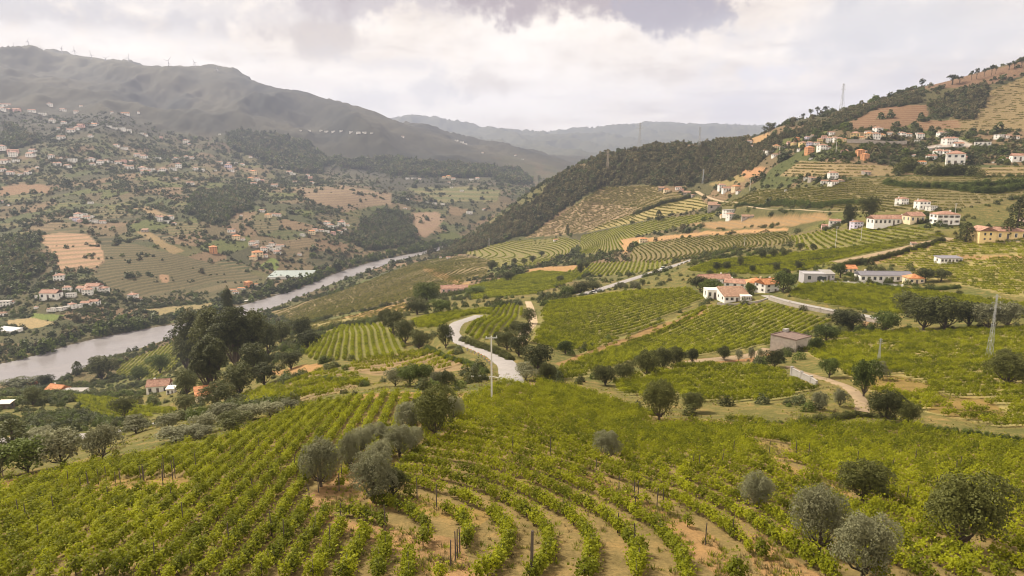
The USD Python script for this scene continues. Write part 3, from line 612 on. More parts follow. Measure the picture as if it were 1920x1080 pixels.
WOODS = [  # outline, range: dark wooded ground
 ([(800, 485), (835, 470), (900, 440), (985, 385), (1040, 335), (1120, 296), (1200, 280), (1300, 276), (1400, 262), (1430, 280), (1400, 320), (1330, 345), (1240, 348), (1130, 346), (1090, 372), (990, 440), (900, 468), (840, 482)], (900, 1550)),
 ([(1400, 330), (1380, 300), (1440, 262), (1500, 240), (1600, 205), (1720, 172), (1720, 195), (1640, 205), (1560, 238), (1470, 262)], (650, 1250)),
 ([(1740, 200), (1790, 172), (1850, 160), (1850, 190), (1830, 225), (1760, 226)], (700, 1200)),
 ([(670, 420), (720, 396), (770, 404), (780, 440), (760, 462), (690, 470), (660, 450)], (1350, 2000)),
 ([(360, 362), (470, 356), (480, 385), (400, 420), (340, 400)], (1300, 2400)),
 ([(0, 455), (70, 440), (70, 500), (40, 545), (0, 550)], (850, 1500)),
 ([(0, 232), (40, 240), (70, 262), (30, 280), (0, 270)], (1800, 3200)),
 ([(430, 250), (560, 262), (620, 300), (600, 330), (520, 318), (430, 280)], (2200, 4000)),
 ([(560, 300), (760, 300), (980, 318), (1000, 345), (900, 335), (700, 322)], (2200, 4000)),
]
_lu, _ll = U_ * 1280, np.log(Y_) * 400
WX, WY = 52 * fbm2(_lu, _ll, 44, 5, 63), 24 * fbm2(_lu, _ll, 44, 5, 64)
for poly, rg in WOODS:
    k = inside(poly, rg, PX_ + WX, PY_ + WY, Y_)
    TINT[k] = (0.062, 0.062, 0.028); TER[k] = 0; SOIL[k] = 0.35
ROWS_OF = np.full(X_.shape, -1, np.int16)
for i, f in enumerate(FIELDS):
    k = inside(f[1], f[2], PX_, PY_, Y_)
    ROWS_OF[k] = i
    TINT[k] = f[8]; TER[k] = 0; SOIL[k] = 0.55
    if f[3][0] == "level":
        TER[k] = 0.42; FREQ[k] = 1.0 / f[3][1]; SOIL[k] = 0.3
_lu, _ll = U_ * 1280, np.log(Y_) * 400
JX, JY = 16 * fbm2(_lu, _ll, 26, 4, 61), 9 * fbm2(_lu, _ll, 26, 4, 62)
for poly, rg, col, t, fq in PATCHES:
    k = inside(poly, rg, PX_ + JX, PY_ + JY, Y_)
    TINT[k] = col; TER[k] = t; FREQ[k] = fq if fq else 0.2; SOIL[k] = 0.25
# river shores
_sh = (Z_ < 1.2) & (Y_ < 1900)
TINT[_sh] = (0.12, 0.105, 0.065)
# soften the borders a little
def ground_mesh(sl, name, label):
    x, y, z = X_[:, sl], Y_[:, sl], Z_[:, sl]
    n, m = x.shape
    i, j = np.meshgrid(np.arange(n - 1), np.arange(m - 1), indexing="ij")
    a = i * m + j
    q = np.stack([a, a + m, a + m + 1, a + 1], -1).reshape(-1, 4)
    p = part(name, (np.stack([x, y, z], -1).reshape(-1, 3), q), L["ground"], smooth=True)
    pv = UsdGeom.PrimvarsAPI(stage.GetPrimAtPath(p))
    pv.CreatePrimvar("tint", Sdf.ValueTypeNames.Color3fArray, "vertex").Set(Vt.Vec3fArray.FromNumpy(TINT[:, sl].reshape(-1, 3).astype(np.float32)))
    pv.CreatePrimvar("terrace", Sdf.ValueTypeNames.Color3fArray, "vertex").Set(Vt.Vec3fArray.FromNumpy(np.stack([TER[:, sl], FREQ[:, sl], SOIL[:, sl]], -1).reshape(-1, 3).astype(np.float32)))
    tag(stage.GetPrimAtPath(p), label, None, None, "structure")
_k = int(np.searchsorted(GY, 2000.0))
_k2 = int(np.searchsorted(GY, 6700.0))
ground_mesh(slice(0, _k + 1), "ground", "vineyard slopes and terraces on both sides of the river")
ground_mesh(slice(_k, _k2 + 1), "mountains", "long dark mountain ridge across the river")
ground_mesh(slice(_k2, None), "far_hills", "pale blue hills closing the valley")
_w = np.array([[-1500, 300], [900, 300], [900, 2100], [-1500, 2100]], float)
_g = [(x, y) for y in np.linspace(300, 2100, 10) for x in np.linspace(-1500, 900, 10)]
p = part("river", (np.array([(x, y, 0.0) for x, y in _g]), np.array([[j * 10 + i, j * 10 + i + 1, j * 10 + i + 11, j * 10 + i + 10] for j in range(9) for i in range(9)])), L["water"], smooth=True)
tag(stage.GetPrimAtPath(p), "broad pale river along the valley floor", None, None, "structure")

# ------------------------------------------------------------------ plants: leaves are small folded blades, wood is tapered tubes
def blades(p, nrm, size, rng, slim=0.62):
    """A leaf at each point, facing roughly along nrm."""
    n = len(p)
    nrm = nrm + rng.normal(0, 0.75, (n, 3))
    nrm /= np.linalg.norm(nrm, axis=1, keepdims=True) + 1e-9
    a = np.cross(nrm, rng.normal(size=(n, 3)))
    a /= np.linalg.norm(a, axis=1, keepdims=True) + 1e-9
    b = np.cross(nrm, a)
    s = (np.zeros(n) + size)[:, None] * rng.uniform(0.7, 1.3, (n, 1)) * 0.5
    v = np.stack([p - a * s, p + b * s * slim - nrm * s * 0.22, p + a * s, p - b * s * slim - nrm * s * 0.22], 1).reshape(-1, 3)
    k = np.arange(n)[:, None] * 4
    return v, np.vstack([k + [0, 1, 2], k + [0, 2, 3]])

def tube(path, radii, sides=6):
    p = np.asarray(path, float)
    t = np.gradient(p, axis=0)
    t /= np.linalg.norm(t, axis=1, keepdims=True) + 1e-9
    a = np.cross(t, np.where(np.abs(t[:, :1]) < 0.9, [1.0, 0, 0], [0, 1.0, 0]))
    a /= np.linalg.norm(a, axis=1, keepdims=True) + 1e-9
    b = np.cross(t, a)
    g = np.arange(sides) * 2 * np.pi / sides
    v = (p[:, None] + (np.zeros(len(p)) + radii)[:, None, None] * (np.cos(g)[None, :, None] * a[:, None] + np.sin(g)[None, :, None] * b[:, None])).reshape(-1, 3)
    i, j = np.meshgrid(np.arange(len(p) - 1), np.arange(sides), indexing="ij")
    q = np.stack([i * sides + j, i * sides + (j + 1) % sides, (i + 1) * sides + (j + 1) % sides, (i + 1) * sides + j], -1).reshape(-1, 4)
    v = np.vstack([v, p[-1:]])
    top = (len(p) - 1) * sides + np.arange(sides)
    f = np.vstack([q[:, [0, 1, 2]], q[:, [0, 2, 3]], np.column_stack([top, np.roll(top, -1), np.full(sides, len(v) - 1)])])
    return v, f

def join(ms):
    vs, fs, n = [], [], 0
    for v, f in ms:
        vs.append(v); fs.append(np.asarray(f) + n); n += len(v)
    return np.vstack(vs), np.vstack(fs)

def sphere_pts(n, rng):
    d = rng.normal(size=(n, 3))
    return d / np.linalg.norm(d, axis=1, keepdims=True)

def crown_tree(seed, h, w, bare, lobes, leaves, leaf, squash=0.8, slim=0.6, lean=0.0, top=1.0):
    """A tree h high and w wide whose crown starts at bare; lobes are clumps at the ends of limbs. Returns (wood, leaves)."""
    rng = np.random.default_rng(seed)
    ch = h - bare
    cs = []
    for k in range(lobes):
        a, u = k * 2.4 + rng.uniform(-0.5, 0.5), (k + 0.5) / lobes
        zc = bare + ch * (0.18 + 0.62 * u)
        prof = math.sin(math.pi * min(1, 0.22 + 0.62 * u)) * top + (1 - top) * (1 - u)
        r = w * 0.5 * prof * rng.uniform(0.40, 0.90)
        cs.append((np.array([r * math.cos(a) + lean * ch * u, r * math.sin(a), zc]), w * rng.uniform(0.13, 0.28) * (0.65 + 0.5 * prof)))
    cs.append((np.array([lean * ch * 0.5, 0, bare + ch * 0.55]), w * 0.27))
    pts, nr = [], []
    tot = sum(r * r for _, r in cs)
    for c, r in cs:
        n = int(leaves * r * r / tot) + 3
        d = sphere_pts(n, rng)
        d[:, 2] = np.where(d[:, 2] < -0.35, -d[:, 2], d[:, 2])
        rad = r * rng.uniform(0.55, 1.12, n) ** 0.6 * (1 + 0.22 * np.sin(5 * d[:, 0] + seed) * np.cos(4 * d[:, 1]))
        pts.append(c + d * rad[:, None] * [1, 1, squash]); nr.append(d + [0, 0, 0.25])
    P, N = np.vstack(pts), np.vstack(nr)
    rq = np.quantile(np.hypot(P[:, 0] - P[:, 0].mean(), P[:, 1]), 0.97)
    fx, fz = 0.5 * w / rq, h / np.quantile(P[:, 2], 0.995)
    P, cs = P * [fx, fx, fz], [(c * [fx, fx, fz], r * fx) for c, r in cs]
    P[:, 2] = np.maximum(P[:, 2], bare * 0.6 + 0.05)
    wood = [tube([(0, 0, -0.4), (0.02 * h, 0.01 * h, bare * 0.5), (lean * h * 0.3, 0, bare + ch * 0.25), (lean * ch * 0.6, 0, bare + ch * 0.6)], [0.045 * h, 0.034 * h, 0.024 * h, 0.008 * h], 7)]
    for c, r in cs[: max(3, lobes // 2)]:
        s = np.array([lean * h * 0.2, 0, bare * 0.8])
        wood.append(tube([s, s * 0.5 + c * 0.5 - [0, 0, 0.08 * h], c], [0.02 * h, 0.013 * h, 0.005 * h], 5))
    return join(wood), blades(P, N, leaf, rng, slim)

def column_tree(seed, h, w, leaves, leaf):
    rng = np.random.default_rng(seed)
    u = rng.uniform(0, 1, leaves) ** 0.85
    a = rng.uniform(0, 2 * np.pi, leaves)
    r = w * 0.5 * np.sin(np.pi * np.clip(0.16 + 0.84 * u, 0, 1)) ** 0.7 * rng.uniform(0.75, 1.1, leaves) * (1 + 0.12 * np.sin(3 * a + 9 * u))
    P = np.column_stack([r * np.cos(a), r * np.sin(a), 0.06 * h + 0.94 * h * u])
    return tube([(0, 0, -0.4), (0, 0, h * 0.3), (0, 0, h * 0.9)], [0.03 * h, 0.025 * h, 0.006 * h]), blades(P, np.column_stack([np.cos(a), np.sin(a), 0 * a + 0.4]), leaf, rng)

def bush_mesh(seed, h, w, leaves, leaf):
    return crown_tree(seed, h, w, 0.08 * h, 6, leaves, leaf, 0.8)

def define_tree(kind, wood, crown, look, bark="bark"):
    base = f"/World/kinds/{kind}"
    UsdGeom.Xform.Define(stage, base)
    part("trunk", wood, L[bark], base, smooth=True)
    part("crown", crown, L[look], base)
    return base
KIND = {}
for k in range(4):
    KIND["olive", k] = define_tree(f"olive_tree_{k}" if k else "olive_tree", *crown_tree(100 + k, 4.6, 4.4, 0.7, 18, 11000, 0.165, 0.95, 0.5), "olive_leaf")
    KIND["oak", k] = define_tree(f"oak_tree_{k}" if k else "oak_tree", *crown_tree(120 + k, 5.4, 5.0, 0.6, 19, 9000, 0.20, 0.9), "oak_leaf")
    KIND["round", k] = define_tree(f"green_tree_{k}" if k else "green_tree", *crown_tree(140 + k, 5.0, 4.8, 0.7, 14, 3000, 0.30, 0.85), "green_leaf")
    KIND["dark", k] = define_tree(f"dark_tree_{k}" if k else "dark_tree", *crown_tree(160 + k, 5.0, 4.8, 0.5, 14, 3000, 0.28, 0.9), "dark_leaf")
    KIND["grey", k] = define_tree(f"grey_olive_{k}" if k else "grey_olive", *crown_tree(180 + k, 3.6, 4.2, 0.4, 14, 3000, 0.24, 0.85), "olive_leaf")
    KIND["tall", k] = define_tree(f"tall_tree_{k}" if k else "tall_tree", *crown_tree(200 + k, 21.0, 11.0, 3.2, 20, 8000, 0.6, 0.95, lean=0.02 * k), "dark_leaf")
    KIND["bush", k] = define_tree(f"bush_{k}" if k else "bush", *bush_mesh(220 + k, 2.2, 3.0, 420, 0.36), "green_leaf")
    KIND["pine", k] = define_tree(f"pine_tree_{k}" if k else "pine_tree", *crown_tree(240 + k, 10.0, 6.4, 4.6, 7, 420, 0.8, 0.6), "dark_leaf")
    KIND["cypress", k] = define_tree(f"cypress_{k}" if k else "cypress", *column_tree(260 + k, 7.0, 2.6, 700, 0.45), "dark_leaf")

# (px, py of the foot, width in px, height in px, kind, words)
TREES = [
 (603, 912, 72, 78, "olive", "silvery olive tree standing alone at the edge of the near vineyard, nearest the open track"),
 (656, 882, 46, 64, "olive", "silvery olive tree behind the round olive, front of the near grove"),
 (702, 942, 84, 86, "olive", "big olive tree with dark shaded foot, front of the grove beside the bare track"),
 (738, 930, 52, 48, "oak", "low dark bush grown into the foot of the front olive"),
 (716, 872, 46, 44, "olive", "small rounded olive tree in the middle of the near grove"),
 (750, 856, 58, 54, "olive", "broad olive tree at the vineyard side of the near grove"),
 (776, 842, 36, 38, "olive", "slim olive tree at the outer vineyard corner of the grove"),
 (704, 834, 52, 36, "olive", "low olive tree at the back of the near grove"),
 (680, 846, 44, 40, "olive", "olive tree squeezed between two others at the back of the grove"),
 (764, 808, 56, 48, "olive", "pale olive tree beside the big dark oak"),
 (816, 818, 84, 86, "oak", "big dark oak standing above the near olive grove"),
 (792, 800, 46, 56, "oak", "dark oak crown half merged with the big oak"),
 (850, 790, 40, 46, "olive", "pale olive tree behind the big dark oak"),
 (1138, 862, 50, 50, "olive", "single silvery olive tree amid the right part of the near vineyard"),
 (1237, 788, 60, 70, "oak", "tall round dark oak standing alone by the track beyond the near vineyard"),
 (1299, 773, 44, 34, "oak", "low dark oak a little beyond the round lone oak"),
 (1419, 954, 62, 58, "olive", "loose silvery olive tree, smallest of the lower vineyard three"),
 (1535, 1038, 88, 104, "olive", "tall silvery olive tree with open crown in the lower vineyard"),
 (1616, 1086, 98, 102, "olive", "broad silvery olive tree cut by the lower picture edge"),
 (1619, 938, 80, 62, "oak", "broad dark oak amid the vines above the tall olive"),
 (1800, 1028, 112, 112, "oak", "largest dark oak, sprawling amid the vines of the lower slope"),
 (1770, 985, 60, 50, "oak", "dark side crown leaning from the largest oak"),
 (1888, 722, 60, 48, "oak", "dark round oak on the yellow-green slope near the steel pylon"),
 (1620, 745, 46, 58, "round", "green tree above the path junction with the bare bank"),
 (1661, 790, 56, 48, "oak", "dark oak in the hedge below the yellow-green slope"),
 (1702, 796, 38, 36, "oak", "small dark oak ending the hedge"),
 (1555, 708, 34, 32, "round", "green tree beside the dirt path under the stone ruin"),
 (1536, 770, 27, 30, "grey", "small grey olive by the dirt path"),
 (1575, 762, 26, 28, "grey", "grey olive beside the dirt path bend"),
 (1650, 712, 30, 28, "grey", "grey olive on the bank above the path junction"),
 (115, 874, 72, 56, "grey", "wide grey olive at the edge of the near vineyard below the pale road"),
 (194, 860, 56, 50, "grey", "grey olive standing next to the wide one along the pale road"),
 (26, 842, 38, 44, "cypress", "dark pointed tree standing in front of the pale road"),
 (50, 886, 72, 48, "round", "green bushy tree under the dark pointed tree"),
 (0, 892, 46, 42, "grey", "grey olive cut by the picture edge at the near vineyard"),
 (76, 830, 42, 22, "grey", "low grey olive on the roadside verge"),
 (255, 812, 48, 26, "grey", "grey olive in the roadside row, where the road shows white"),
 (318, 806, 40, 24, "grey", "grey olive in the roadside row past the white gap"),
 (385, 810, 48, 30, "grey", "grey olive in the roadside row beside the dark bushy tree"),
 (437, 812, 62, 36, "dark", "dark bushy tree ending the roadside row"),
 (330, 826, 60, 22, "grey", "low olive at the near vineyard's far edge"),
 (370, 822, 55, 20, "grey", "low olive between the roadside row and the vines"),
 (420, 786, 54, 26, "grey", "grey olive on the bank above the roadside row"),
 (470, 786, 56, 26, "grey", "broad grey olive on the bank next to the terraces"),
 (505, 782, 50, 24, "grey", "grey olive further up the bank next to the terraces"),
 (540, 774, 40, 22, "grey", "small grey olive at the top of the bank"),
 (234, 782, 36, 32, "dark", "dark round tree below the striped vineyard near the river houses"),
 (63, 760, 28, 26, "dark", "dark tree among the low vines by the river"),
 (348, 772, 34, 26, "dark", "dark tree under the orange roof"),
 (190, 712, 48, 36, "dark", "dark tree group on the near river bank"),
 (146, 702, 14, 20, "cypress", "thin pointed tree at the water's edge"),
 (87, 728, 24, 20, "dark", "dark tree between the river houses"),
 (40, 730, 50, 16, "dark", "low dark trees before the water at the picture edge"),
 (300, 700, 36, 30, "round", "green tree above the red-roofed riverside house"),
 (262, 716, 30, 24, "round", "green tree beside the red-roofed riverside house"),
 (352, 740, 44, 40, "dark", "dark tree beside the red-roofed riverside house"),
 (376, 704, 66, 104, "tall", "tall dark eucalyptus at the river end of the tall grove"),
 (410, 704, 70, 108, "tall", "tall dark eucalyptus beside the river end of the grove"),
 (442, 696, 70, 102, "tall", "tall dark eucalyptus in the middle of the grove"),
 (474, 684, 58, 88, "tall", "tall dark eucalyptus at the uphill end of the grove"),
 (395, 740, 66, 92, "tall", "tall dark eucalyptus lowest in the grove"),
 (352, 700, 40, 66, "tall", "slimmer dark eucalyptus leaning to the river"),
 (433, 660, 26, 102, "tall", "thin dark tree poking above the grove over the water"),
 (502, 668, 42, 56, "dark", "dark tree stepping down from the tall grove"),
 (530, 646, 38, 38, "dark", "dark tree between the grove and the river terraces"),
 (566, 636, 40, 36, "dark", "low dark tree at the foot of the river terraces"),
 (450, 742, 66, 52, "dark", "broad dark tree under the tall grove"),
 (496, 722, 50, 36, "dark", "broad dark tree above the small terraces"),
 (545, 692, 40, 28, "dark", "dark tree next to the striped vineyard"),
 (410, 766, 56, 42, "dark", "dark tree at the lowest end of the grove's slope"),
 (578, 656, 44, 32, "dark", "dark tree beside the striped vineyard corner"),
 (478, 700, 54, 50, "dark", "dark tree filling the foot of the tall grove"),
 (722, 612, 32, 30, "dark", "dark tree at the head of the bank between two vineyards"),
 (738, 628, 44, 42, "dark", "tall dark tree on the bank between two vineyards"),
 (760, 644, 44, 42, "dark", "dark tree in the middle of the bank between two vineyards"),
 (786, 654, 38, 34, "dark", "dark tree at the lower end of the bank"),
 (836, 652, 36, 42, "dark", "dark tree inside the road bend"),
 (800, 574, 46, 42, "round", "tall green tree beside the red-roofed farmhouse"),
 (782, 590, 48, 28, "dark", "dark trees below the red-roofed farmhouse"),
 (826, 588, 40, 24, "round", "green bushy tree under the farmhouse"),
 (893, 552, 40, 14, "round", "low green trees beside the farmhouse yard"),
 (742, 724, 40, 30, "grey", "grey-green tree on the terrace edge beyond the near vineyard"),
 (768, 724, 50, 36, "round", "green tree on the terrace edge beyond the near vineyard"),
 (795, 722, 42, 36, "round", "green tree next to the terrace corner beyond the vineyard"),
 (838, 728, 36, 32, "dark", "dark tree above the near vineyard before the road"),
 (820, 726, 30, 28, "grey", "grey tree above the near vineyard before the road"),
 (950, 656, 42, 34, "dark", "dark tree on the bank above the road bend"),
 (972, 668, 46, 38, "dark", "dark tree on the inner bank of the road bend"),
 (992, 606, 28, 26, "dark", "dark tree at the head of the dirt path"),
 (984, 640, 34, 34, "dark", "dark tree along the dirt path"),
 (1008, 694, 62, 44, "dark", "broad dark tree where the road meets the crest"),
 (986, 712, 44, 30, "grey", "pale bush at the roadside on the crest"),
 (1026, 718, 36, 36, "oak", "dark round oak beside the road on the crest"),
 (935, 648, 30, 24, "dark", "small dark tree above the road verge"),
 (966, 628, 26, 24, "dark", "small dark tree behind the little comb vineyard"),
 (1060, 664, 32, 24, "round", "green tree at the corner of the wide mid vineyard"),
 (1135, 722, 44, 34, "oak", "dark oak at the lower corner of the wide mid vineyard"),
 (1168, 714, 44, 32, "oak", "dark oak second along the lower edge of the mid vineyard"),
 (1212, 706, 46, 44, "oak", "dark oak third along the lower edge of the mid vineyard"),
 (1242, 694, 50, 40, "oak", "dark oak fourth along the lower edge of the mid vineyard"),
 (1268, 686, 36, 32, "oak", "dark oak ending the row along the lower edge of the mid vineyard"),
 (1298, 680, 24, 24, "oak", "small round oak on the brown path"),
 (1357, 674, 24, 22, "oak", "small round oak further along the brown path"),
 (1385, 676, 14, 18, "grey", "pale young olive on the brown path"),
 (1408, 674, 14, 20, "grey", "pale young olive next to another on the brown path"),
 (1425, 672, 12, 16, "grey", "smallest pale young olive on the brown path"),
 (1452, 690, 36, 30, "dark", "dark tree at the foot of the square stone ruin"),
 (1530, 660, 30, 24, "round", "green tree behind the square stone ruin"),
 (1548, 640, 40, 24, "round", "green tree under the stone lane wall"),
 (1575, 616, 48, 30, "dark", "dark tree at the foot of the lane wall"),
 (1598, 614, 40, 28, "dark", "dark tree next to the sandy patch by the lane"),
 (1660, 622, 48, 30, "round", "green tree left of the great dark thicket by the lane end"),
 (1702, 594, 46, 38, "dark", "dark tree at the start of the big thicket, behind the others"),
 (1733, 618, 64, 46, "dark", "broad dark tree in the big thicket, nearest the lane"),
 (1772, 618, 64, 48, "dark", "broad dark tree in the middle of the big thicket"),
 (1815, 612, 52, 36, "dark", "dark tree in the big thicket before the pylon"),
 (1852, 616, 50, 36, "grey", "greyish tree in the thicket behind the pylon"),
 (1888, 614, 46, 36, "grey", "greyish tree ending the thicket past the pylon"),
 (1468, 548, 42, 34, "round", "bright green tree at the gate of the farmhouse cluster"),
 (1332, 552, 40, 26, "round", "green tree in front of the red-roofed cluster"),
 (1312, 546, 34, 26, "dark", "dark green tree beside the red-roofed cluster"),
 (1405, 555, 20, 22, "round", "small green tree between the clustered farmhouses"),
 (1575, 521, 24, 22, "round", "bright tree between the grey building and the long white house"),
 (1735, 528, 30, 20, "dark", "dark tree behind the orange-roofed annex"),
 (1765, 528, 28, 18, "dark", "dark tree a little past the orange-roofed annex"),
 (1811, 453, 21, 28, "cypress", "dark clipped cypress before the yellow villa's lower corner"),
 (1850, 451, 15, 24, "cypress", "narrow dark cypress in front of the yellow villa"),
 (1886, 450, 19, 30, "cypress", "rounded dark cypress at the villa's garden door"),
 (1907, 428, 22, 42, "cypress", "tall dark cypress behind the yellow villa"),
 (1590, 429, 24, 38, "dark", "tall dark tree beside the small red-roofed house"),
 (1628, 417, 32, 40, "dark", "tall dark tree beside the long red-roofed terrace"),
 (1235, 414, 12, 18, "cypress", "dark conifer above the bright strip of vines"),
 (1064, 441, 7, 19, "cypress", "slim pair of cypresses under the brown terraces"),
 (953, 527, 24, 16, "dark", "dark low tree in the middle of the valley vineyards"),
 (965, 498, 13, 13, "dark", "dark round tree on the green vineyard under the forest"),
 (983, 497, 13, 12, "dark", "dark round tree second on the green vineyard under the forest"),
 (998, 492, 14, 12, "dark", "dark round tree third on the green vineyard under the forest"),
 (922, 506, 22, 16, "dark", "dark trees at the corner of the point terraces"),
 (1016, 480, 14, 9, "dark", "small dark tree at the field corner under the forest"),
 (1088, 514, 14, 18, "dark", "dark tree at the head of the comb-striped vineyard"),
 (1099, 504, 14, 12, "dark", "dark tree behind the comb-striped vineyard"),
 (1090, 552, 36, 22, "dark", "dark trees beside the parked car on the valley road"),
 (1112, 545, 34, 16, "dark", "dark trees behind the parked car"),
 (1062, 554, 34, 16, "round", "green trees before the valley road"),
 (1178, 520, 16, 9, "dark", "dark shrub tree beside the valley road"),
 (1190, 540, 24, 12, "grey", "pale shrub tree on the near side of the valley road"),
 (1164, 541, 18, 11, "grey", "pale shrub on the valley road bank"),
 (1205, 536, 12, 11, "dark", "dark shrub tree on the near side of the valley road"),
 (1050, 528, 18, 11, "dark", "dark tree by the field wall under the comb vineyard"),
]
TREE_CAT = {"olive": "olive tree", "oak": "oak tree", "cypress": "cypress", "pine": "pine tree"}
TREE_NAME = {"olive": "olive_tree", "oak": "oak_tree", "round": "green_tree", "dark": "dark_tree", "grey": "olive_tree", "tall": "eucalyptus_tree", "bush": "bush", "pine": "pine_tree", "cypress": "cypress"}
BASE = {"olive": (4.6, 4.4), "oak": (5.4, 5.0), "round": (5.0, 4.8), "dark": (5.0, 4.8), "grey": (3.6, 4.2), "tall": (21.0, 11.0), "bush": (2.2, 3.0), "pine": (10.0, 6.4), "cypress": (7.0, 2.6)}
_rt = np.random.default_rng(77)
TREE_XY = []
def plant_tree(px, py, w, h, kind, label, k=None, group=None):
    g = ground(px, py)
    m = np.linalg.norm(g - [0, 0, CAM_Z]) / FOC
    bh, bw = BASE[kind]
    sw, sh = w * m / bw * 1.02, h * m / bh * 1.08
    copy_of(KIND[kind, int(_rt.integers(4)) if k is None else k], TREE_NAME[kind], g, _rt.uniform(0, 6.28), (sw, sw, sh), label, TREE_CAT.get(kind, "tree"), group)
    TREE_XY.append((g[0], g[1], w * m * 0.42))
for t in TREES:
    plant_tree(*t)

# round trees dotted over the bright field behind the farmhouses, and others too alike to tell apart
DOTS = [(1344, 508), (1362, 506), (1388, 500), (1410, 512), (1429, 486), (1449, 484), (1470, 482), (1500, 470), (1525, 472), (1497, 506), (1456, 510), (1330, 520), (1474, 520)]
for (px, py) in DOTS:
    plant_tree(px, py, 13 + (px * 7 % 5), 13 + (px * 3 % 5), "dark", "small dark round tree dotted over the bright vineyard behind the farmhouses", group="trees dotted over the bright vineyard")
SKY_PINES = [(1433, 250, 10, 13), (1441, 249, 12, 14), (1451, 248, 7, 9), (1505, 232, 8, 10), (1519, 226, 10, 12), (1532, 220, 11, 14), (1547, 214, 12, 12), (1728, 165, 10, 20), (1786, 152, 20, 14), (1800, 149, 12, 8), (1822, 143, 7, 13), (1832, 140, 8, 15), (1846, 136, 7, 12), (1860, 132, 8, 15), (1868, 129, 6, 10), (1893, 124, 12, 9), (1903, 121, 10, 8), (1916, 118, 12, 10), (1345, 283, 8, 10), (1352, 282, 9, 9)]
for (px, py, w, h) in SKY_PINES:
    Yr = 1045.0 if px < 1480 else 1080.0
    gx = at(px, py, Yr)
    zz = float(H(gx[:1], np.array([Yr]))[0])
    m = Yr / FOC
    copy_of(KIND["pine", int(_rt.integers(4))], "pine_tree", (gx[0], Yr, min(zz, gx[2] + 4)), _rt.uniform(0, 6), (w * m / 6.4, w * m / 6.4, (h * m + 3) / 10), "dark pine tree standing on the skyline of the hill with the hamlet", "pine tree", "pine trees on the skyline")

# ------------------------------------------------------------------ the vines
def vine_plant(seed, n, size, length=1.35, wide=0.62, high=1.55):
    rng = np.random.default_rng(seed)
    x = rng.uniform(-length / 2, length / 2, n)
    a = rng.uniform(-0.3, math.pi + 0.3, n)
    lump = 0.72 + 0.30 * np.sin(2.3 * x / length * 4 + seed) + 0.18 * rng.normal(size=n)
    r = np.clip(lump, 0.2, 1.25)
    P = np.column_stack([x, wide * r * np.cos(a), high * 0.40 + high * 0.52 * r * np.abs(np.sin(a)) ** 0.9 - 0.10 * rng.random(n)])
    k = rng.random(n) < 0.22          # shoots that stick out
    P[k] += rng.normal(0, 0.26, (k.sum(), 3)) + [0, 0, 0.18]
    N = np.column_stack([rng.normal(0, 0.4, n), np.cos(a), np.abs(np.sin(a)) + 0.5])
    return blades(P, N, size, rng, 0.85)
def vine_trunk(seed):
    rng = np.random.default_rng(seed)
    w = rng.normal(0, 0.05, (4, 2))
    return join([tube([(0, 0, -0.2), (*w[1], 0.4), (*w[2], 0.85)], [0.045, 0.034, 0.026], 5), tube([(*w[2], 0.83), (0.3, 0, 0.95), (0.62, 0.02, 0.98)], [0.022, 0.017, 0.01], 4), tube([(*w[2], 0.83), (-0.3, 0, 0.96), (-0.62, 0.02, 0.97)], [0.022, 0.017, 0.01], 4)])
VINE0 = [vine_plant(300 + k, 250, 0.17, 1.1, 0.37, 1.2) for k in range(6)]
VINE1 = [vine_plant(320 + k, 230, 0.27, 2.3, 0.50, 1.5) for k in range(4)]
VINE2 = [vine_plant(340 + k, 120, 0.50, 4.7, 0.55, 1.35) for k in range(3)]
for k in range(6):
    b = f"/World/kinds/grapevine_{k}" if k else "/World/kinds/grapevine"
    UsdGeom.Xform.Define(stage, b)
    part("trunk", vine_trunk(400 + k), L["bark"], b)
    part("leaves", VINE0[k], L["vine_bright"], b)
    KIND["vine", k] = b

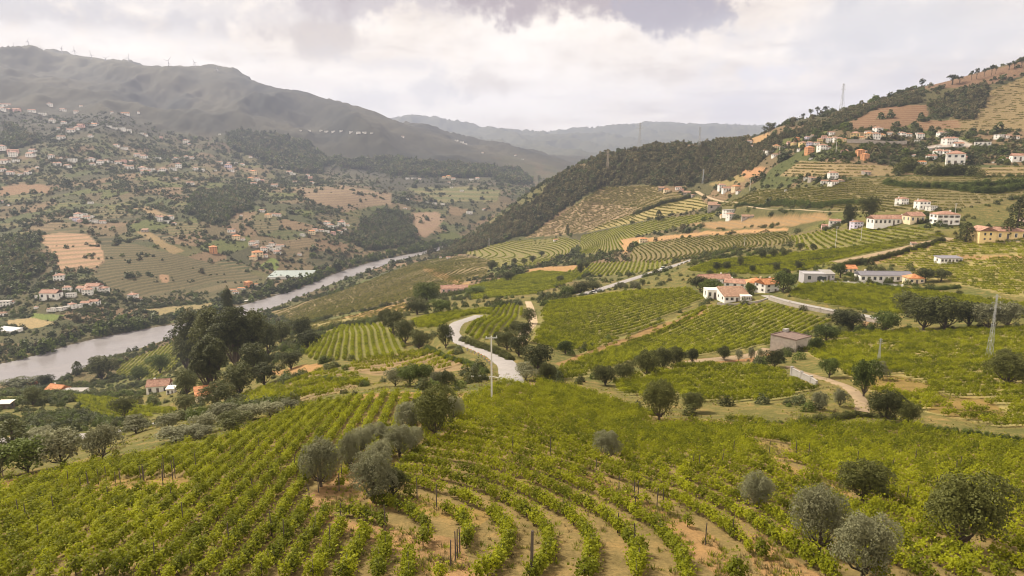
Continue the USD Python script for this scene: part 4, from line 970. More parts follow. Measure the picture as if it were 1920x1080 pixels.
bare_patches = [(shapely.Polygon(p[0]), p[1]) for p in PATCHES if p[1][1] < 500]
for g, _ in bare_patches:
    shapely.prepare(g)
def in_bare(px, py, y):
    r = np.zeros(len(px), bool)
    for g, rg in bare_patches:
        r |= shapely.contains_xy(g, px, py) & (y > rg[0]) & (y < rg[1])
    return r
_tt = cKDTree(np.array(TREE_XY)[:, :2]); _tr = np.array(TREE_XY)[:, 2]
def row_points(i, f, step):
    """(x, y, angle of the row) of every vine in a field."""
    sel = ROWS_OF == i
    if sel.sum() < 4:
        return None
    xs, ys = X_[sel], Y_[sel]
    kind = f[3]
    sp = f[4]
    if kind[0] == "arc":
        cx, cy = kind[1]
        r = np.hypot(xs - cx, ys - cy)
        out = []
        for rr in np.arange(math.ceil(r.min() / sp) * sp, r.max(), sp):
            th = np.arange(-0.7 * math.pi, 0.75 * math.pi, step / rr)
            th = th + _rt.uniform(0, step / rr)
            rw = rr + 0.35 * np.sin(th * 3 + rr * 0.1)
            out.append(np.column_stack([cx + rw * np.cos(th), cy + rw * np.sin(th), th + math.pi / 2]))
        p = np.vstack(out)
        return p[(p[:, 0] > xs.min() - 2) & (p[:, 0] < xs.max() + 2) & (p[:, 1] > ys.min() - 2) & (p[:, 1] < ys.max() + 2)]
    if kind[0] in ("dir", "dir2"):
        if kind[0] == "dir":
            d = np.array(kind[1], float)
        else:
            d = ground(*kind[2], near=f[2][0])[:2] - ground(*kind[1], near=f[2][0])[:2]
        d /= np.linalg.norm(d)
        nrm = np.array([-d[1], d[0]])
        t, s = xs * d[0] + ys * d[1], xs * nrm[0] + ys * nrm[1]
        kk, tt = np.meshgrid(np.arange(math.floor(s.min() / sp), s.max() / sp + 1), np.arange(t.min(), t.max() + step, step), indexing="ij")
        tt = tt + _rt.uniform(0, step, (len(kk), 1))
        s_ = kk * sp
        bend = 0.5 * np.sin(tt / 37.0 + i) + 0.2 * np.sin(tt / 13.0)
        s_ = s_ + bend
        sl = 0.5 / 37 * np.cos(tt / 37.0 + i) + 0.2 / 13 * np.cos(tt / 13.0)
        ang = math.atan2(d[1], d[0]) + np.arctan(sl)
        return np.column_stack([(d[0] * tt + nrm[0] * s_).ravel(), (d[1] * tt + nrm[1] * s_).ravel(), ang.ravel()])
    # along the level lines
    dz = kind[1]
    e = 3.0
    gx = (H(xs[::7] + e, ys[::7]) - H(xs[::7] - e, ys[::7])).mean(); gy = (H(xs[::7], ys[::7] + e) - H(xs[::7], ys[::7] - e)).mean()
    d = np.array([gx, gy]) / np.hypot(gx, gy)
    nrm = np.array([-d[1], d[0]])
    t, s = xs * d[0] + ys * d[1], xs * nrm[0] + ys * nrm[1]
    ds = 0.7
    S, T = np.meshgrid(np.arange(s.min(), s.max(), step), np.arange(t.min(), t.max(), ds), indexing="ij")
    xx, yy = d[0] * T + nrm[0] * S, d[1] * T + nrm[1] * S
    z = H(xx, yy)
    b = np.floor(z / dz + 0.85)
    c = (b[:, 1:] != b[:, :-1])
    r, q = np.nonzero(c)
    x, y = xx[r, q], yy[r, q]
    ax = H(x + 2, y) - H(x - 2, y); ay = H(x, y + 2) - H(x, y - 2)
    return np.column_stack([x, y, np.arctan2(ax, -ay)])

V_near, V_mid, V_far = [], [], []
POSTS = []
for i, f in enumerate(FIELDS):
    piece = f[5]
    step = (0.85, 2.0, 4.1)[piece]
    p = row_points(i, f, step)
    if p is None:
        continue
    x, y, a = p.T
    keep = (y > 15) & (np.abs(x / y) < 0.95)
    x, y, a = x[keep], y[keep], a[keep]
    z = H(x, y)
    px, py = pix(x, y, z)
    ok = inside(f[1], f[2], px, py, y)
    jx, jy = 10 * fbm2(x, y, 6, 2, 71), 7 * fbm2(x, y, 6, 2, 72)
    if piece == 0:
        hide = in_bare(px + jx, py + jy, y) & (_rt.random(len(px)) < 0.85)
    else:
        hide = in_bare(px + 1.5 * jx, py + 1.5 * jy, y) & (_rt.random(len(px)) < 0.8)
    rd = _road_tree[0][0].query(np.stack([x, y], 1), distance_upper_bound=12)[0]
    td, ti = _tt.query(np.stack([x, y], 1))
    dens = 0.62 + 1.9 * fbm2(x, y, 9 if piece == 0 else 22, 3, 80 + i)
    gap = (_rt.random(len(x)) > f[6]) | (_rt.random(len(x)) > 1.12 - 0.9 * f[7] * ss(0.52 - dens, 0.0, 0.35) * 2.6)
    row_ok = ok & ~(rd < 4.6) & (td > _tr[np.minimum(ti, len(_tr) - 1)] * 0.8)
    k = row_ok & ~hide & ~gap
    if piece == 0:
        x, y = x + _rt.normal(0, 0.12, len(x)), y + _rt.normal(0, 0.12, len(x))
        z = H(x, y)
    tone = {0: 0, 1: 0, 2: 1}[piece] if f[8] in (GREENISH, TAN) or piece < 2 else 2
    (V_near, V_mid, V_far)[piece].append(np.column_stack([x[k], y[k], z[k], a[k], np.full(k.sum(), tone)]))
    if piece == 0:
        POSTS.append(np.column_stack([x[row_ok], y[row_ok], z[row_ok], hide[row_ok]]))

def instancer(name, protos, pos, yaw, scale, idx, label, tilt=0.0):
    """Many alike things nobody could count, as one object."""
    path = numbered("/World", name)
    pi = UsdGeom.PointInstancer.Define(stage, path)
    targets = []
    for j, (mesh_, look) in enumerate(protos):
        q = f"{path}/kind_{j:03d}"
        usdkit.mesh(stage, q, mesh_, L[look])
        targets.append(q)
    pi.CreatePrototypesRel().SetTargets(targets)
    pi.CreateProtoIndicesAttr(Vt.IntArray.FromNumpy(np.asarray(idx, np.int32)))
    pi.CreatePositionsAttr(Vt.Vec3fArray.FromNumpy(np.asarray(pos, np.float32)))
    n = len(pos)
    o = np.zeros((n, 4), np.float16)           # imaginary x y z, then real
    o[:, 2], o[:, 3] = np.sin(np.asarray(yaw) / 2), np.cos(np.asarray(yaw) / 2)
    pi.CreateOrientationsAttr(Vt.QuathArray.FromNumpy(o))
    pi.CreateScalesAttr(Vt.Vec3fArray.FromNumpy((np.zeros((n, 3)) + np.asarray(scale).reshape(n, -1)).astype(np.float32)))
    tag(pi.GetPrim(), label, None, None, "stuff")
    return path

vn = np.vstack(V_near); vm = np.vstack(V_mid); vf = np.vstack(V_far)
vpx, vpy = pix(vn[:, 0], vn[:, 1], vn[:, 2] + 0.6)
seen = (vpx > -10) & (vpx < 1930) & (vpy < 1085)
order = np.argsort(np.where(seen, np.hypot(vn[:, 0], vn[:, 1]), 1e9))[:300]
mine = np.zeros(len(vn), bool); mine[order] = True
for j in order:
    s = _rt.uniform(0.85, 1.18)
    copy_of(KIND["vine", int(_rt.integers(6))], "grapevine", vn[j, :3], vn[j, 3] + _rt.normal(0, 0.12), (s, s * _rt.uniform(0.85, 1.15), s * _rt.uniform(0.88, 1.15)),
            "leafy yellow-green grapevine in the closest rows along the lower picture edge", "grapevine", "grapevines of the nearest rows")
rest = vn[~mine]
protos = [(m, "vine_bright") for m in VINE0] + [(m, lk) for lk in ("vine_bright", "vine_mid", "vine_dull") for m in VINE1] + [(m, lk) for lk in ("vine_bright", "vine_mid", "vine_dull") for m in VINE2]
n0, n1, n2 = len(rest), len(vm), len(vf)
idx = np.concatenate([_rt.integers(0, 6, n0), 6 + vm[:, 4].astype(int) * 4 + _rt.integers(0, 4, n1), 18 + vf[:, 4].astype(int) * 3 + _rt.integers(0, 3, n2)])
pos = np.vstack([rest[:, :3], vm[:, :3], vf[:, :3]])
yaw = np.concatenate([rest[:, 3], vm[:, 3], vf[:, 3]]) + _rt.normal(0, 0.08, n0 + n1 + n2)
sc = _rt.uniform(0.85, 1.18, (n0 + n1 + n2, 3))
instancer("vineyard", protos, pos, yaw, sc, idx, "rows of yellow-green grapevines covering the slopes and terraces")

# vine posts: the ones that stand clear of the leaves
pp = np.vstack(POSTS)
ppx, ppy = pix(pp[:, 0], pp[:, 1], pp[:, 2])
cand = np.nonzero((ppx > 0) & (ppx < 1920) & (ppy < 1075) & (pp[:, 1] < 78))[0]
pick = [j for j in cand if _rt.random() < (0.30 if pp[j, 3] else 0.028)][:190]
def post_mesh(seed):
    rng = np.random.default_rng(seed)
    h = rng.uniform(1.7, 2.1)
    return tube([(0, 0, -0.3), (rng.normal(0, .02), rng.normal(0, .02), h * 0.6), (rng.normal(0, .03), rng.normal(0, .03), h)], [0.05, 0.045, 0.038], 6)
for k in range(4):
    b = f"/World/kinds/vine_post_{k}" if k else "/World/kinds/vine_post"
    UsdGeom.Xform.Define(stage, b)
    part("stake", post_mesh(500 + k), L["post_wood"], b)
    KIND["post", k] = b
for j in pick:
    copy_of(KIND["post", int(_rt.integers(4))], "vine_post", pp[j, :3], _rt.uniform(0, 6), (1, 1, _rt.uniform(0.85, 1.2)), "dark weathered wooden stake standing in a vine row of the near vineyard", "vine post", "stakes of the near vineyard")

# ------------------------------------------------------------------ woods, hedges and scrub
def blob(seed, n, leaf, h=1.0, w=1.0):
    rng = np.random.default_rng(seed)
    d = sphere_pts(n, rng)
    d[:, 2] = np.abs(d[:, 2]) * 1.0
    r = rng.uniform(0.75, 1.1, n) * (1 + 0.25 * np.sin(3 * d[:, 0] + seed) * np.sin(4 * d[:, 1] + 2 * seed))
    return blades(np.column_stack([d[:, 0] * r * w / 2, d[:, 1] * r * w / 2, d[:, 2] * r * h]), d, leaf, rng, 0.8)
def spire(seed, n, leaf, h=1.0, w=0.6):
    rng = np.random.default_rng(seed)
    u = rng.uniform(0, 1, n); a = rng.uniform(0, 6.28, n)
    r = w / 2 * (1 - u) ** 0.6 * rng.uniform(0.7, 1.2, n)
    return blades(np.column_stack([r * np.cos(a), r * np.sin(a), u * h]), np.column_stack([np.cos(a), np.sin(a), 0 * a + 0.3]), leaf, rng, 0.8)
BLOBS = [blob(600 + k, 70, 0.34) for k in range(4)]
SPIRES = [spire(620 + k, 60, 0.22) for k in range(3)]
FINE = [blob(640 + k, 460, 0.125) for k in range(4)]
w_pos, w_sc, w_idx = [], [], []
for wi, (poly, rg) in enumerate(WOODS):
    sel = inside(poly, rg, PX_ + WX, PY_ + WY, Y_)
    area = sel[:-1, :-1] * np.abs((X_[1:, :-1] - X_[:-1, :-1]) * (Y_[:-1, 1:] - Y_[:-1, :-1]))
    tot = area.sum()
    size = {0: 6.5, 1: 4.6, 2: 5.5, 3: 9.0, 4: 10.0, 5: 9.0, 6: 13.0, 7: 17.0, 8: 16.0}[wi]
    n = int(min(tot / (size * size * 0.40), 11000))
    if n < 1:
        continue
    c = _rt.choice(area.size, n, p=area.ravel() / tot)
    iu, iy = np.unravel_index(c, area.shape)
    fu, fy = _rt.random(n), _rt.random(n)
    u, y = GU[iu] + fu * (GU[iu + 1] - GU[iu]), GY[iy] + fy * (GY[iy + 1] - GY[iy])
    x = u * y
    z = H(x, y)
    s = size * _rt.uniform(0.6, 1.25, n) * (0.75 + 0.6 * np.clip(0.5 + 1.5 * fbm2(x, y, 60, 3, 90), 0, 1))
    w_pos.append(np.column_stack([x, y, z - 0.1 * s])); w_sc.append(np.column_stack([s, s, s * _rt.uniform(0.75, 1.25, n)])); w_idx.append(np.where(_rt.random(n) < 0.22, 4 + _rt.integers(0, 3, n), _rt.integers(0, 4, n) + (7 if wi >= 3 else 0)))
wp = np.vstack(w_pos)
instancer("woodland", [(m, lk) for m, lk in zip(BLOBS, ("wood_leaf", "scrub_leaf", "wood_leaf", "wood_leaf"))] + [(m, "dark_leaf") for m in SPIRES] + [(m, lk) for m, lk in zip(BLOBS, ("green_leaf", "scrub_leaf", "scrub_leaf", "wood_leaf"))], wp, _rt.uniform(0, 6.28, len(wp)), np.vstack(w_sc), np.concatenate(w_idx), "dark pine and scrub woodland covering the spur and the hill slopes")

# bushes along plot edges and over the far slopes
def scatter(n, weight, seed):
    rng = np.random.default_rng(seed)
    area = np.abs((X_[1:, :-1] - X_[:-1, :-1]) * (Y_[:-1, 1:] - Y_[:-1, :-1])) * weight[:-1, :-1]
    c = rng.choice(area.size, n, p=area.ravel() / area.sum())
    iu, iy = np.unravel_index(c, area.shape)
    u, y = GU[iu] + rng.random(n) * (GU[iu + 1] - GU[iu]), GY[iy] + rng.random(n) * (GY[iy + 1] - GY[iy])
    return u * y, y, iu, iy
in_view = (PX_ > -60) & (PX_ < 1980) & (PY_ < 1100)
no_field = ROWS_OF < 0
bare = np.zeros(X_.shape, bool)
for poly, rg, *_r in PATCHES:
    bare |= inside(poly, rg, PX_, PY_, Y_)
clump = ss(fbm2(X_, Y_, 120, 4, 101), -0.05, 0.2)
w1 = in_view & no_field & (~bare | ((Y_ > 850) & (fbm2(X_, Y_, 45, 3, 121) > 0.03))) & (Z_ > 1.0) & (Y_ > 620) & (Y_ < 3000)
w1 = w1 * (0.10 + 1.5 * np.exp(-(EDGE / 0.10) ** 2) + 1.3 * clump) * (1 - 0.5 * UP) * np.clip(900 / np.maximum(Y_, 900), 0.22, 1)
N1 = 27000
x, y, iu, iy = scatter(N1, w1, 7)
rd = _road_tree[0][0].query(np.stack([x, y], 1), distance_upper_bound=8)[0]
k = rd > 7
x, y = x[k], y[k]
s = _rt.lognormal(1.15, 0.45, len(x)) * (0.8 + y / 3600)
instancer("scrub", [(m, "scrub_leaf") for m in BLOBS] + [(m, lk) for m, lk in zip(BLOBS, ("scrub_leaf", "green_leaf", "wood_leaf", "dark_leaf"))], np.column_stack([x, y, H(x, y) - 0.08 * s]), _rt.uniform(0, 6.28, len(x)), np.column_stack([s * 1.15, s * 1.15, s * 0.85]), _rt.integers(0, 8, len(x)), "olive trees, bushes and hedges dotted over the terraced slopes")
# river-side trees
bx = []
shore = in_view & (Y_ > 560) & (Y_ < 1900) & (Z_ > 0.6)
_rd = np.full(X_.shape, 999.0)
_rd[shore] = _rtree.query(np.stack([X_[shore], Y_[shore]], 1))[0]
w2 = shore * np.exp(-(np.maximum(_rd - 9, 0) / 16) ** 2) * (_rd < 60) * (0.25 + clump) * np.where(X_ / Y_ * 1280 + 960 < 500, 1.0, 0.8)
nearside = shapely.contains_xy(RIVER.convex_hull, X_.ravel(), Y_.ravel()).reshape(X_.shape)
x, y, iu, iy = scatter(1500, w2, 8)
s = _rt.lognormal(1.85, 0.35, len(x))
far_side = np.where(cKDTree(bf).query(np.stack([x, y], 1))[0] < cKDTree(bn).query(np.stack([x, y], 1))[0], 1.0, 0.22)
s = s * far_side
instancer("riverside_trees", [(m, "green_leaf") for m in BLOBS] + [(m, "dark_leaf") for m in BLOBS], np.column_stack([x, y, H(x, y) - 0.15 * s]), _rt.uniform(0, 6.28, len(x)), np.column_stack([s, s, s * 1.05]), _rt.integers(0, 8, len(x)), "dense trees lining the river banks")
# bushes on the near and middle slopes outside the fields
w3 = in_view & no_field & ~bare & (Z_ > 1.0) & (Y_ > 115) & (Y_ < 1000) & ((PX_ > -60) | (Y_ < 640))
w3 = w3 * (0.05 + 1.6 * np.clip(fbm2(X_, Y_, 30, 4, 105) * 3.2, 0, 1)) * np.where(PX_ < 620, 2.6, 1.0)
x, y, iu, iy = scatter(17000, w3, 9)
rd = _road_tree[0][0].query(np.stack([x, y], 1), distance_upper_bound=9)[0]
k = rd > 5.5
x, y = x[k], y[k]
s = np.minimum(_rt.lognormal(0.62, 0.45, len(x)), 1.6 + y / 160)
instancer("bushes", [(m, "green_leaf") for m in FINE] + [(m, "scrub_leaf") for m in FINE] + [(m, "oak_leaf") for m in FINE], np.column_stack([x, y, H(x, y) - 0.1 * s]), _rt.uniform(0, 6.28, len(x)), np.column_stack([s * 1.2, s * 1.2, s * 0.9]), _rt.integers(0, 12, len(x)), "bushes and brambles on the banks between the vineyards")
# hedges: lines of bushes seen as such
HEDGES = [([(1508, 792), (1560, 788), (1620, 784), (1690, 790)], 9, "oak"), ([(1400, 797), (1450, 794), (1490, 796)], 5, "green"), ([(1745, 806), (1800, 812), (1850, 818), (1930, 832)], 7, "green"), ([(1140, 662), (1200, 640), (1260, 612), (1322, 578)], 4, "vine"),
          ([(1565, 505), (1620, 492), (1700, 472), (1770, 452)], 6, "oak"), ([(560, 742), (520, 752), (470, 764)], 9, "green"), ([(600, 712), (640, 716), (690, 724)], 7, "green"), ([(1340, 505), (1420, 500), (1500, 492), (1560, 486)], 4, "oak"),
          ([(870, 640), (900, 652), (930, 662), (958, 676)], 9, "oak"), ([(800, 652), (830, 668), (880, 684), (915, 700)], 6, "green"), ([(1300, 535), (1360, 530), (1420, 528), (1500, 522)], 7, "green"), ([(1380, 388), (1450, 384), (1540, 386), (1640, 380)], 5, "green"), ([(1190, 402), (1240, 384), (1300, 366)], 6, "oak"),
          ([(1660, 345), (1740, 352), (1820, 350), (1930, 345)], 8, "green"), ([(1680, 325), (1710, 318), (1730, 328)], 14, "oak"), ([(1750, 330), (1800, 326), (1840, 332)], 12, "oak"), ([(1590, 515), (1660, 540), (1740, 545), (1800, 540)], 5, "green"), ([(1765, 352), (1850, 362), (1930, 345)], 8, "green")]
hp, hs, hi = [], [], []
for pts, hpx, kd in HEDGES:
    g = smooth_line(np.array([ground(*q)[:2] for q in pts]), 1.0)
    m = np.hypot(g[:, 0], g[:, 1]).mean() / FOC
    s0 = hpx * m
    n = int(len(g) / max(0.35 * s0, 0.4)) + 2
    t = np.linspace(0, len(g) - 1, n).astype(int)
    q = g[t] + _rt.normal(0, 0.25 * s0, (n, 2))
    hp.append(np.column_stack([q, H(q[:, 0], q[:, 1])])); s = s0 * _rt.uniform(0.7, 1.3, n)
    hs.append(np.column_stack([s * 1.3, s * 1.3, s])); hi.append({"green": 0, "oak": 4, "vine": 8}[kd] + _rt.integers(0, 4, n))
hp = np.vstack(hp)
instancer("hedge", [(m, "green_leaf") for m in FINE] + [(m, "oak_leaf") for m in FINE] + [(m, "vine_bright") for m in FINE], hp, _rt.uniform(0, 6.28, len(hp)), np.vstack(hs), np.concatenate(hi), "hedges and bramble lines between the fields")
# dry grass and weeds on the bare ground of the near hill
def tuft(seed, n, h):
    rng = np.random.default_rng(seed)
    a = rng.uniform(0, 6.28, n); r = rng.uniform(0, 0.16, n)
    b = np.column_stack([r * np.cos(a), r * np.sin(a), 0 * r]); t = b * 2.2 + np.column_stack([0 * r, 0 * r, h * rng.uniform(0.5, 1.1, n)])
    s = np.column_stack([-np.sin(a), np.cos(a), 0 * a]) * 0.02
    v = np.stack([b - s, b + s, t], 1).reshape(-1, 3)
    return v, np.arange(3 * n).reshape(-1, 3)
w4 = (in_view & (Y_ < 150)) * (0.25 + 0.9 * bare) * ss(fbm2(X_, Y_, 5, 3, 111), -0.12, 0.2)
x, y, iu, iy = scatter(15000, w4, 10)
instancer("grass", [(tuft(700 + k, 22, 0.20), "straw") for k in range(3)] + [(tuft(710 + k, 22, 0.18), "vine_mid") for k in range(3)], np.column_stack([x, y, H(x, y)]), _rt.uniform(0, 6.28, len(x)), _rt.uniform(0.7, 1.7, len(x)), _rt.integers(0, 6, len(x)), "dry grass and weeds between the vine rows")


# ------------------------------------------------------------------ buildings
def box(x0, x1, y0, y1, z0, z1):
    v = np.array([(x, y, z) for x in (x0, x1) for y in (y0, y1) for z in (z0, z1)], float)
    f = np.array([[0, 1, 3], [0, 3, 2], [4, 6, 7], [4, 7, 5], [0, 4, 5], [0, 5, 1], [2, 3, 7], [2, 7, 6], [0, 2, 6], [0, 6, 4], [1, 5, 7], [1, 7, 3]])
    return v, f

def prism(profile, x0, x1):
    """A closed profile in y, z swept along x."""
    n = len(profile)
    v = np.array([(x, y, z) for x in (x0, x1) for y, z in profile], float)
    f = [[i, (i + 1) % n, n + (i + 1) % n] for i in range(n)] + [[i, n + (i + 1) % n, n + i] for i in range(n)]
    f += [[0, i + 1, i] for i in range(1, n - 1)] + [[n, n + i, n + i + 1] for i in range(1, n - 1)]
    return v, np.array(f)

def swap(m):
    """Turn a mesh a quarter round z."""
    v, f = m
    return np.column_stack([-v[:, 1], v[:, 0], v[:, 2]]), f

def house(base, w, d, h, roof="gable", wall="white_wall", tiles="red_tiles", pitch=0.42, storeys=1, wins=3, side_wins=1, door=True, chimney=True, detail=False, over=0.35, sink=2.5, seed=0, shutters=False, parapet=0.0):
    """Walls, roof, windows, door and chimney as parts of base. The front looks along -y; a gable's ridge runs along x."""
    rng = np.random.default_rng(seed)
    hw, hd = w / 2, d / 2
    if roof == "gable":
        rise = hd * pitch * 2 * 0.5 * 2 * 0.55
        body = prism([(-hd, -sink), (hd, -sink), (hd, h), (0, h + rise), (-hd, h)], -hw, hw)
        t = 0.16
        a = rise / hd
        e = over
        prof = [(-hd - e, h - a * e + 0.02), (0, h + rise + 0.02), (hd + e, h - a * e + 0.02), (hd + e, h - a * e + t), (0, h + rise + t + 0.04), (-hd - e, h - a * e + t)]
        roof_m = [prism(prof, -hw - e * 0.7, hw + e * 0.7), box(-hw - e * 0.7 - 0.02, hw + e * 0.7 + 0.02, -0.14, 0.14, h + rise + t * 0.8, h + rise + t + 0.14)]
    elif roof == "hip":
        rise = hd * pitch
        body = box(-hw, hw, -hd, hd, -sink, h)
        e, t = over, 0.16
        r = max(hw - hd, 0.05)
        lo = [(-hw - e, -hd - e), (hw + e, -hd - e), (hw + e, hd + e), (-hw - e, hd + e)]
        v = np.array([(x, y, h - 0.02) for x, y in lo] + [(x, y, h + t) for x, y in lo] + [(-r, 0, h + rise + t), (r, 0, h + rise + t)], float)
        f = np.array([[0, 2, 1], [0, 3, 2], [0, 1, 5], [0, 5, 4], [1, 2, 6], [1, 6, 5], [2, 3, 7], [2, 7, 6], [3, 0, 4], [3, 4, 7], [4, 5, 9], [4, 9, 8], [5, 6, 9], [6, 7, 8], [6, 8, 9], [7, 4, 8]])
        roof_m = [(v, f), box(-r, r, -0.13, 0.13, h + rise + t - 0.05, h + rise + t + 0.10)]
    elif roof == "mono":
        rise = d * pitch * 0.6
        body = prism([(-hd, -sink), (hd, -sink), (hd, h + rise), (-hd, h)], -hw, hw)
        e, a = over, rise / d
        roof_m = [prism([(-hd - e, h - a * e + 0.02), (hd + e, h + rise + a * e + 0.02), (hd + e, h + rise + a * e + 0.2), (-hd - e, h - a * e + 0.2)], -hw - e, hw + e)]
    else:
        rise = 0.0
        body = box(-hw, hw, -hd, hd, -sink, h)
        if parapet:
            roof_m = [box(-hw - 0.08, hw + 0.08, -hd - 0.08, -hd + 0.2, h, h + parapet), box(-hw - 0.08, hw + 0.08, hd - 0.2, hd + 0.08, h, h + parapet), box(-hw - 0.08, -hw + 0.2, -hd + 0.2, hd - 0.2, h, h + parapet), box(hw - 0.2, hw + 0.08, -hd + 0.2, hd - 0.2, h, h + parapet), box(-hw + 0.2, hw - 0.2, -hd + 0.2, hd - 0.2, h, h + 0.06)]
        else:
            roof_m = [box(-hw - over, hw + over, -hd - over, hd + over, h + 0.003, h + 0.22)]
    part("wall", body, L[wall], base)
    rp = part("roof", join(roof_m), L[tiles], base)
    if chimney:
        cx, cy = hw * rng.uniform(0.3, 0.7) * rng.choice([-1, 1]), hd * 0.25
        zt = h + (rise * (1 - abs(cy) / hd) if roof in ("gable", "hip") else rise * 0.6)
        part("chimney", join([box(cx - 0.35, cx + 0.35, cy - 0.3, cy + 0.3, zt - 0.6, zt + 1.0), box(cx - 0.43, cx + 0.43, cy - 0.38, cy + 0.38, zt + 1.0, zt + 1.12)]), L[wall], rp)

    def opening(name, cx, z0, z1, ww, look, face):
        # face: ("y", -1) front, ("x", 1) the end wall
        fr = 0.11 if detail else 0.0
        g, s = (hd, hw)
        def put(u0, u1, q0, q1, o0, o1):
            if face[0] == "y":
                y = face[1]
                return box(u0, u1, *sorted((y * (hd + o0), y * (hd + o1))), q0, q1)
            x = face[1]
            return box(*sorted((x * (hw + o0), x * (hw + o1))), u0, u1, q0, q1)
        if detail and name == "window":
            ring = join([put(cx - ww / 2 - fr, cx - ww / 2, z0 - fr, z1 + fr, -0.03, 0.06), put(cx + ww / 2, cx + ww / 2 + fr, z0 - fr, z1 + fr, -0.03, 0.06), put(cx - ww / 2, cx + ww / 2, z1, z1 + fr, -0.03, 0.06), put(cx - ww / 2, cx + ww / 2, z0 - fr, z0, -0.03, 0.09), put(cx - 0.03, cx + 0.03, z0, z1, 0.012, 0.035)])
            q = part("window", ring, L["white_wall" if wall != "white_wall" else "stone_wall"], base)
            part("pane", put(cx - ww / 2, cx + ww / 2, z0, z1, -0.05, 0.008), L[look], q)
            if shutters:
                for sgn in (-1, 1):
                    part("shutter", put(cx + sgn * (ww * 0.75 + fr) - ww * 0.24, cx + sgn * (ww * 0.75 + fr) + ww * 0.24, z0, z1, 0.0, 0.05), L["shutter"], q)
        else:
            part(name, put(cx - ww / 2, cx + ww / 2, z0, z1, -0.05, 0.03), L[look], base)
    sh = h / storeys
    ww = min(1.25, w / (wins + 1) * 0.62) if detail else min(1.5, w / (wins + 1) * 0.6)
    for s in range(storeys):
        z0 = s * sh + sh * 0.36
        for k in range(wins):
            cx = -hw + w * (k + 0.5) / wins
            if s == 0 and door and k == wins // 2:
                opening("door", cx, 0.05, sh * 0.76, ww * 0.95, "shutter", ("y", -1))
            else:
                opening("window", cx, z0, z0 + sh * 0.42, ww, "glass_dark", ("y", -1))
        for k in range(side_wins):
            cy = -hd + d * (k + 0.5) / side_wins
            for sx in (-1, 1):
                opening("window", cy, z0, z0 + sh * 0.42, ww, "glass_dark", ("x", sx))

# kinds of small far houses, seen at a few pixels
FAR = {
 "white_gable": dict(w=12, d=8, h=4.6, roof="gable", wall="white_wall", tiles="red_tiles", storeys=1, wins=3),
 "white_tall": dict(w=10, d=9, h=6.6, roof="hip", wall="white_wall", tiles="red_tiles", storeys=2, wins=3),
 "white_flat": dict(w=13, d=8, h=5.2, roof="flat", wall="white_wall", tiles="concrete", storeys=2, wins=4, chimney=False),
 "white_brown": dict(w=12, d=8, h=4.4, roof="gable", wall="white_wall", tiles="brown_tiles", storeys=1, wins=3),
 "cream_gable": dict(w=11, d=8, h=5.6, roof="hip", wall="cream_wall", tiles="orange_tiles", storeys=2, wins=3),
 "yellow_tall": dict(w=10, d=9, h=6.8, roof="hip", wall="yellow_wall", tiles="red_tiles", storeys=2, wins=3),
 "orange_tall": dict(w=10, d=9, h=8.6, roof="hip", wall="orange_wall", tiles="orange_tiles", storeys=3, wins=3),
 "pink_gable": dict(w=11, d=8, h=5.4, roof="gable", wall="pink_wall", tiles="red_tiles", storeys=2, wins=3),
 "lilac_tall": dict(w=10, d=8, h=6.2, roof="hip", wall="lilac_wall", tiles="red_tiles", storeys=2, wins=3),
 "stone_ruin": dict(w=11, d=8, h=3.8, roof="mono", wall="stone_wall", tiles="brown_tiles", storeys=1, wins=2, chimney=False),
 "long_shed": dict(w=20, d=7, h=3.6, roof="gable", wall="white_wall", tiles="orange_tiles", storeys=1, wins=5, chimney=False),
 "white_shed": dict(w=18, d=9, h=4.6, roof="flat", wall="white_wall", tiles="concrete", storeys=1, wins=4, chimney=False),
}
WORDS = {"white_gable": "white red-roofed house", "white_tall": "tall white house", "white_flat": "white flat-roofed house", "white_brown": "white brown-roofed house", "cream_gable": "cream orange-roofed house", "yellow_tall": "yellow house", "orange_tall": "orange house",
         "pink_gable": "pink house", "lilac_tall": "lilac house", "stone_ruin": "grey stone shed", "long_shed": "long orange-roofed shed", "white_shed": "long white shed"}
for nm, sp in FAR.items():
    b = f"/World/kinds/{nm}"
    UsdGeom.Xform.Define(stage, b)
    house(b, seed=len(nm), sink=4.0, **sp)

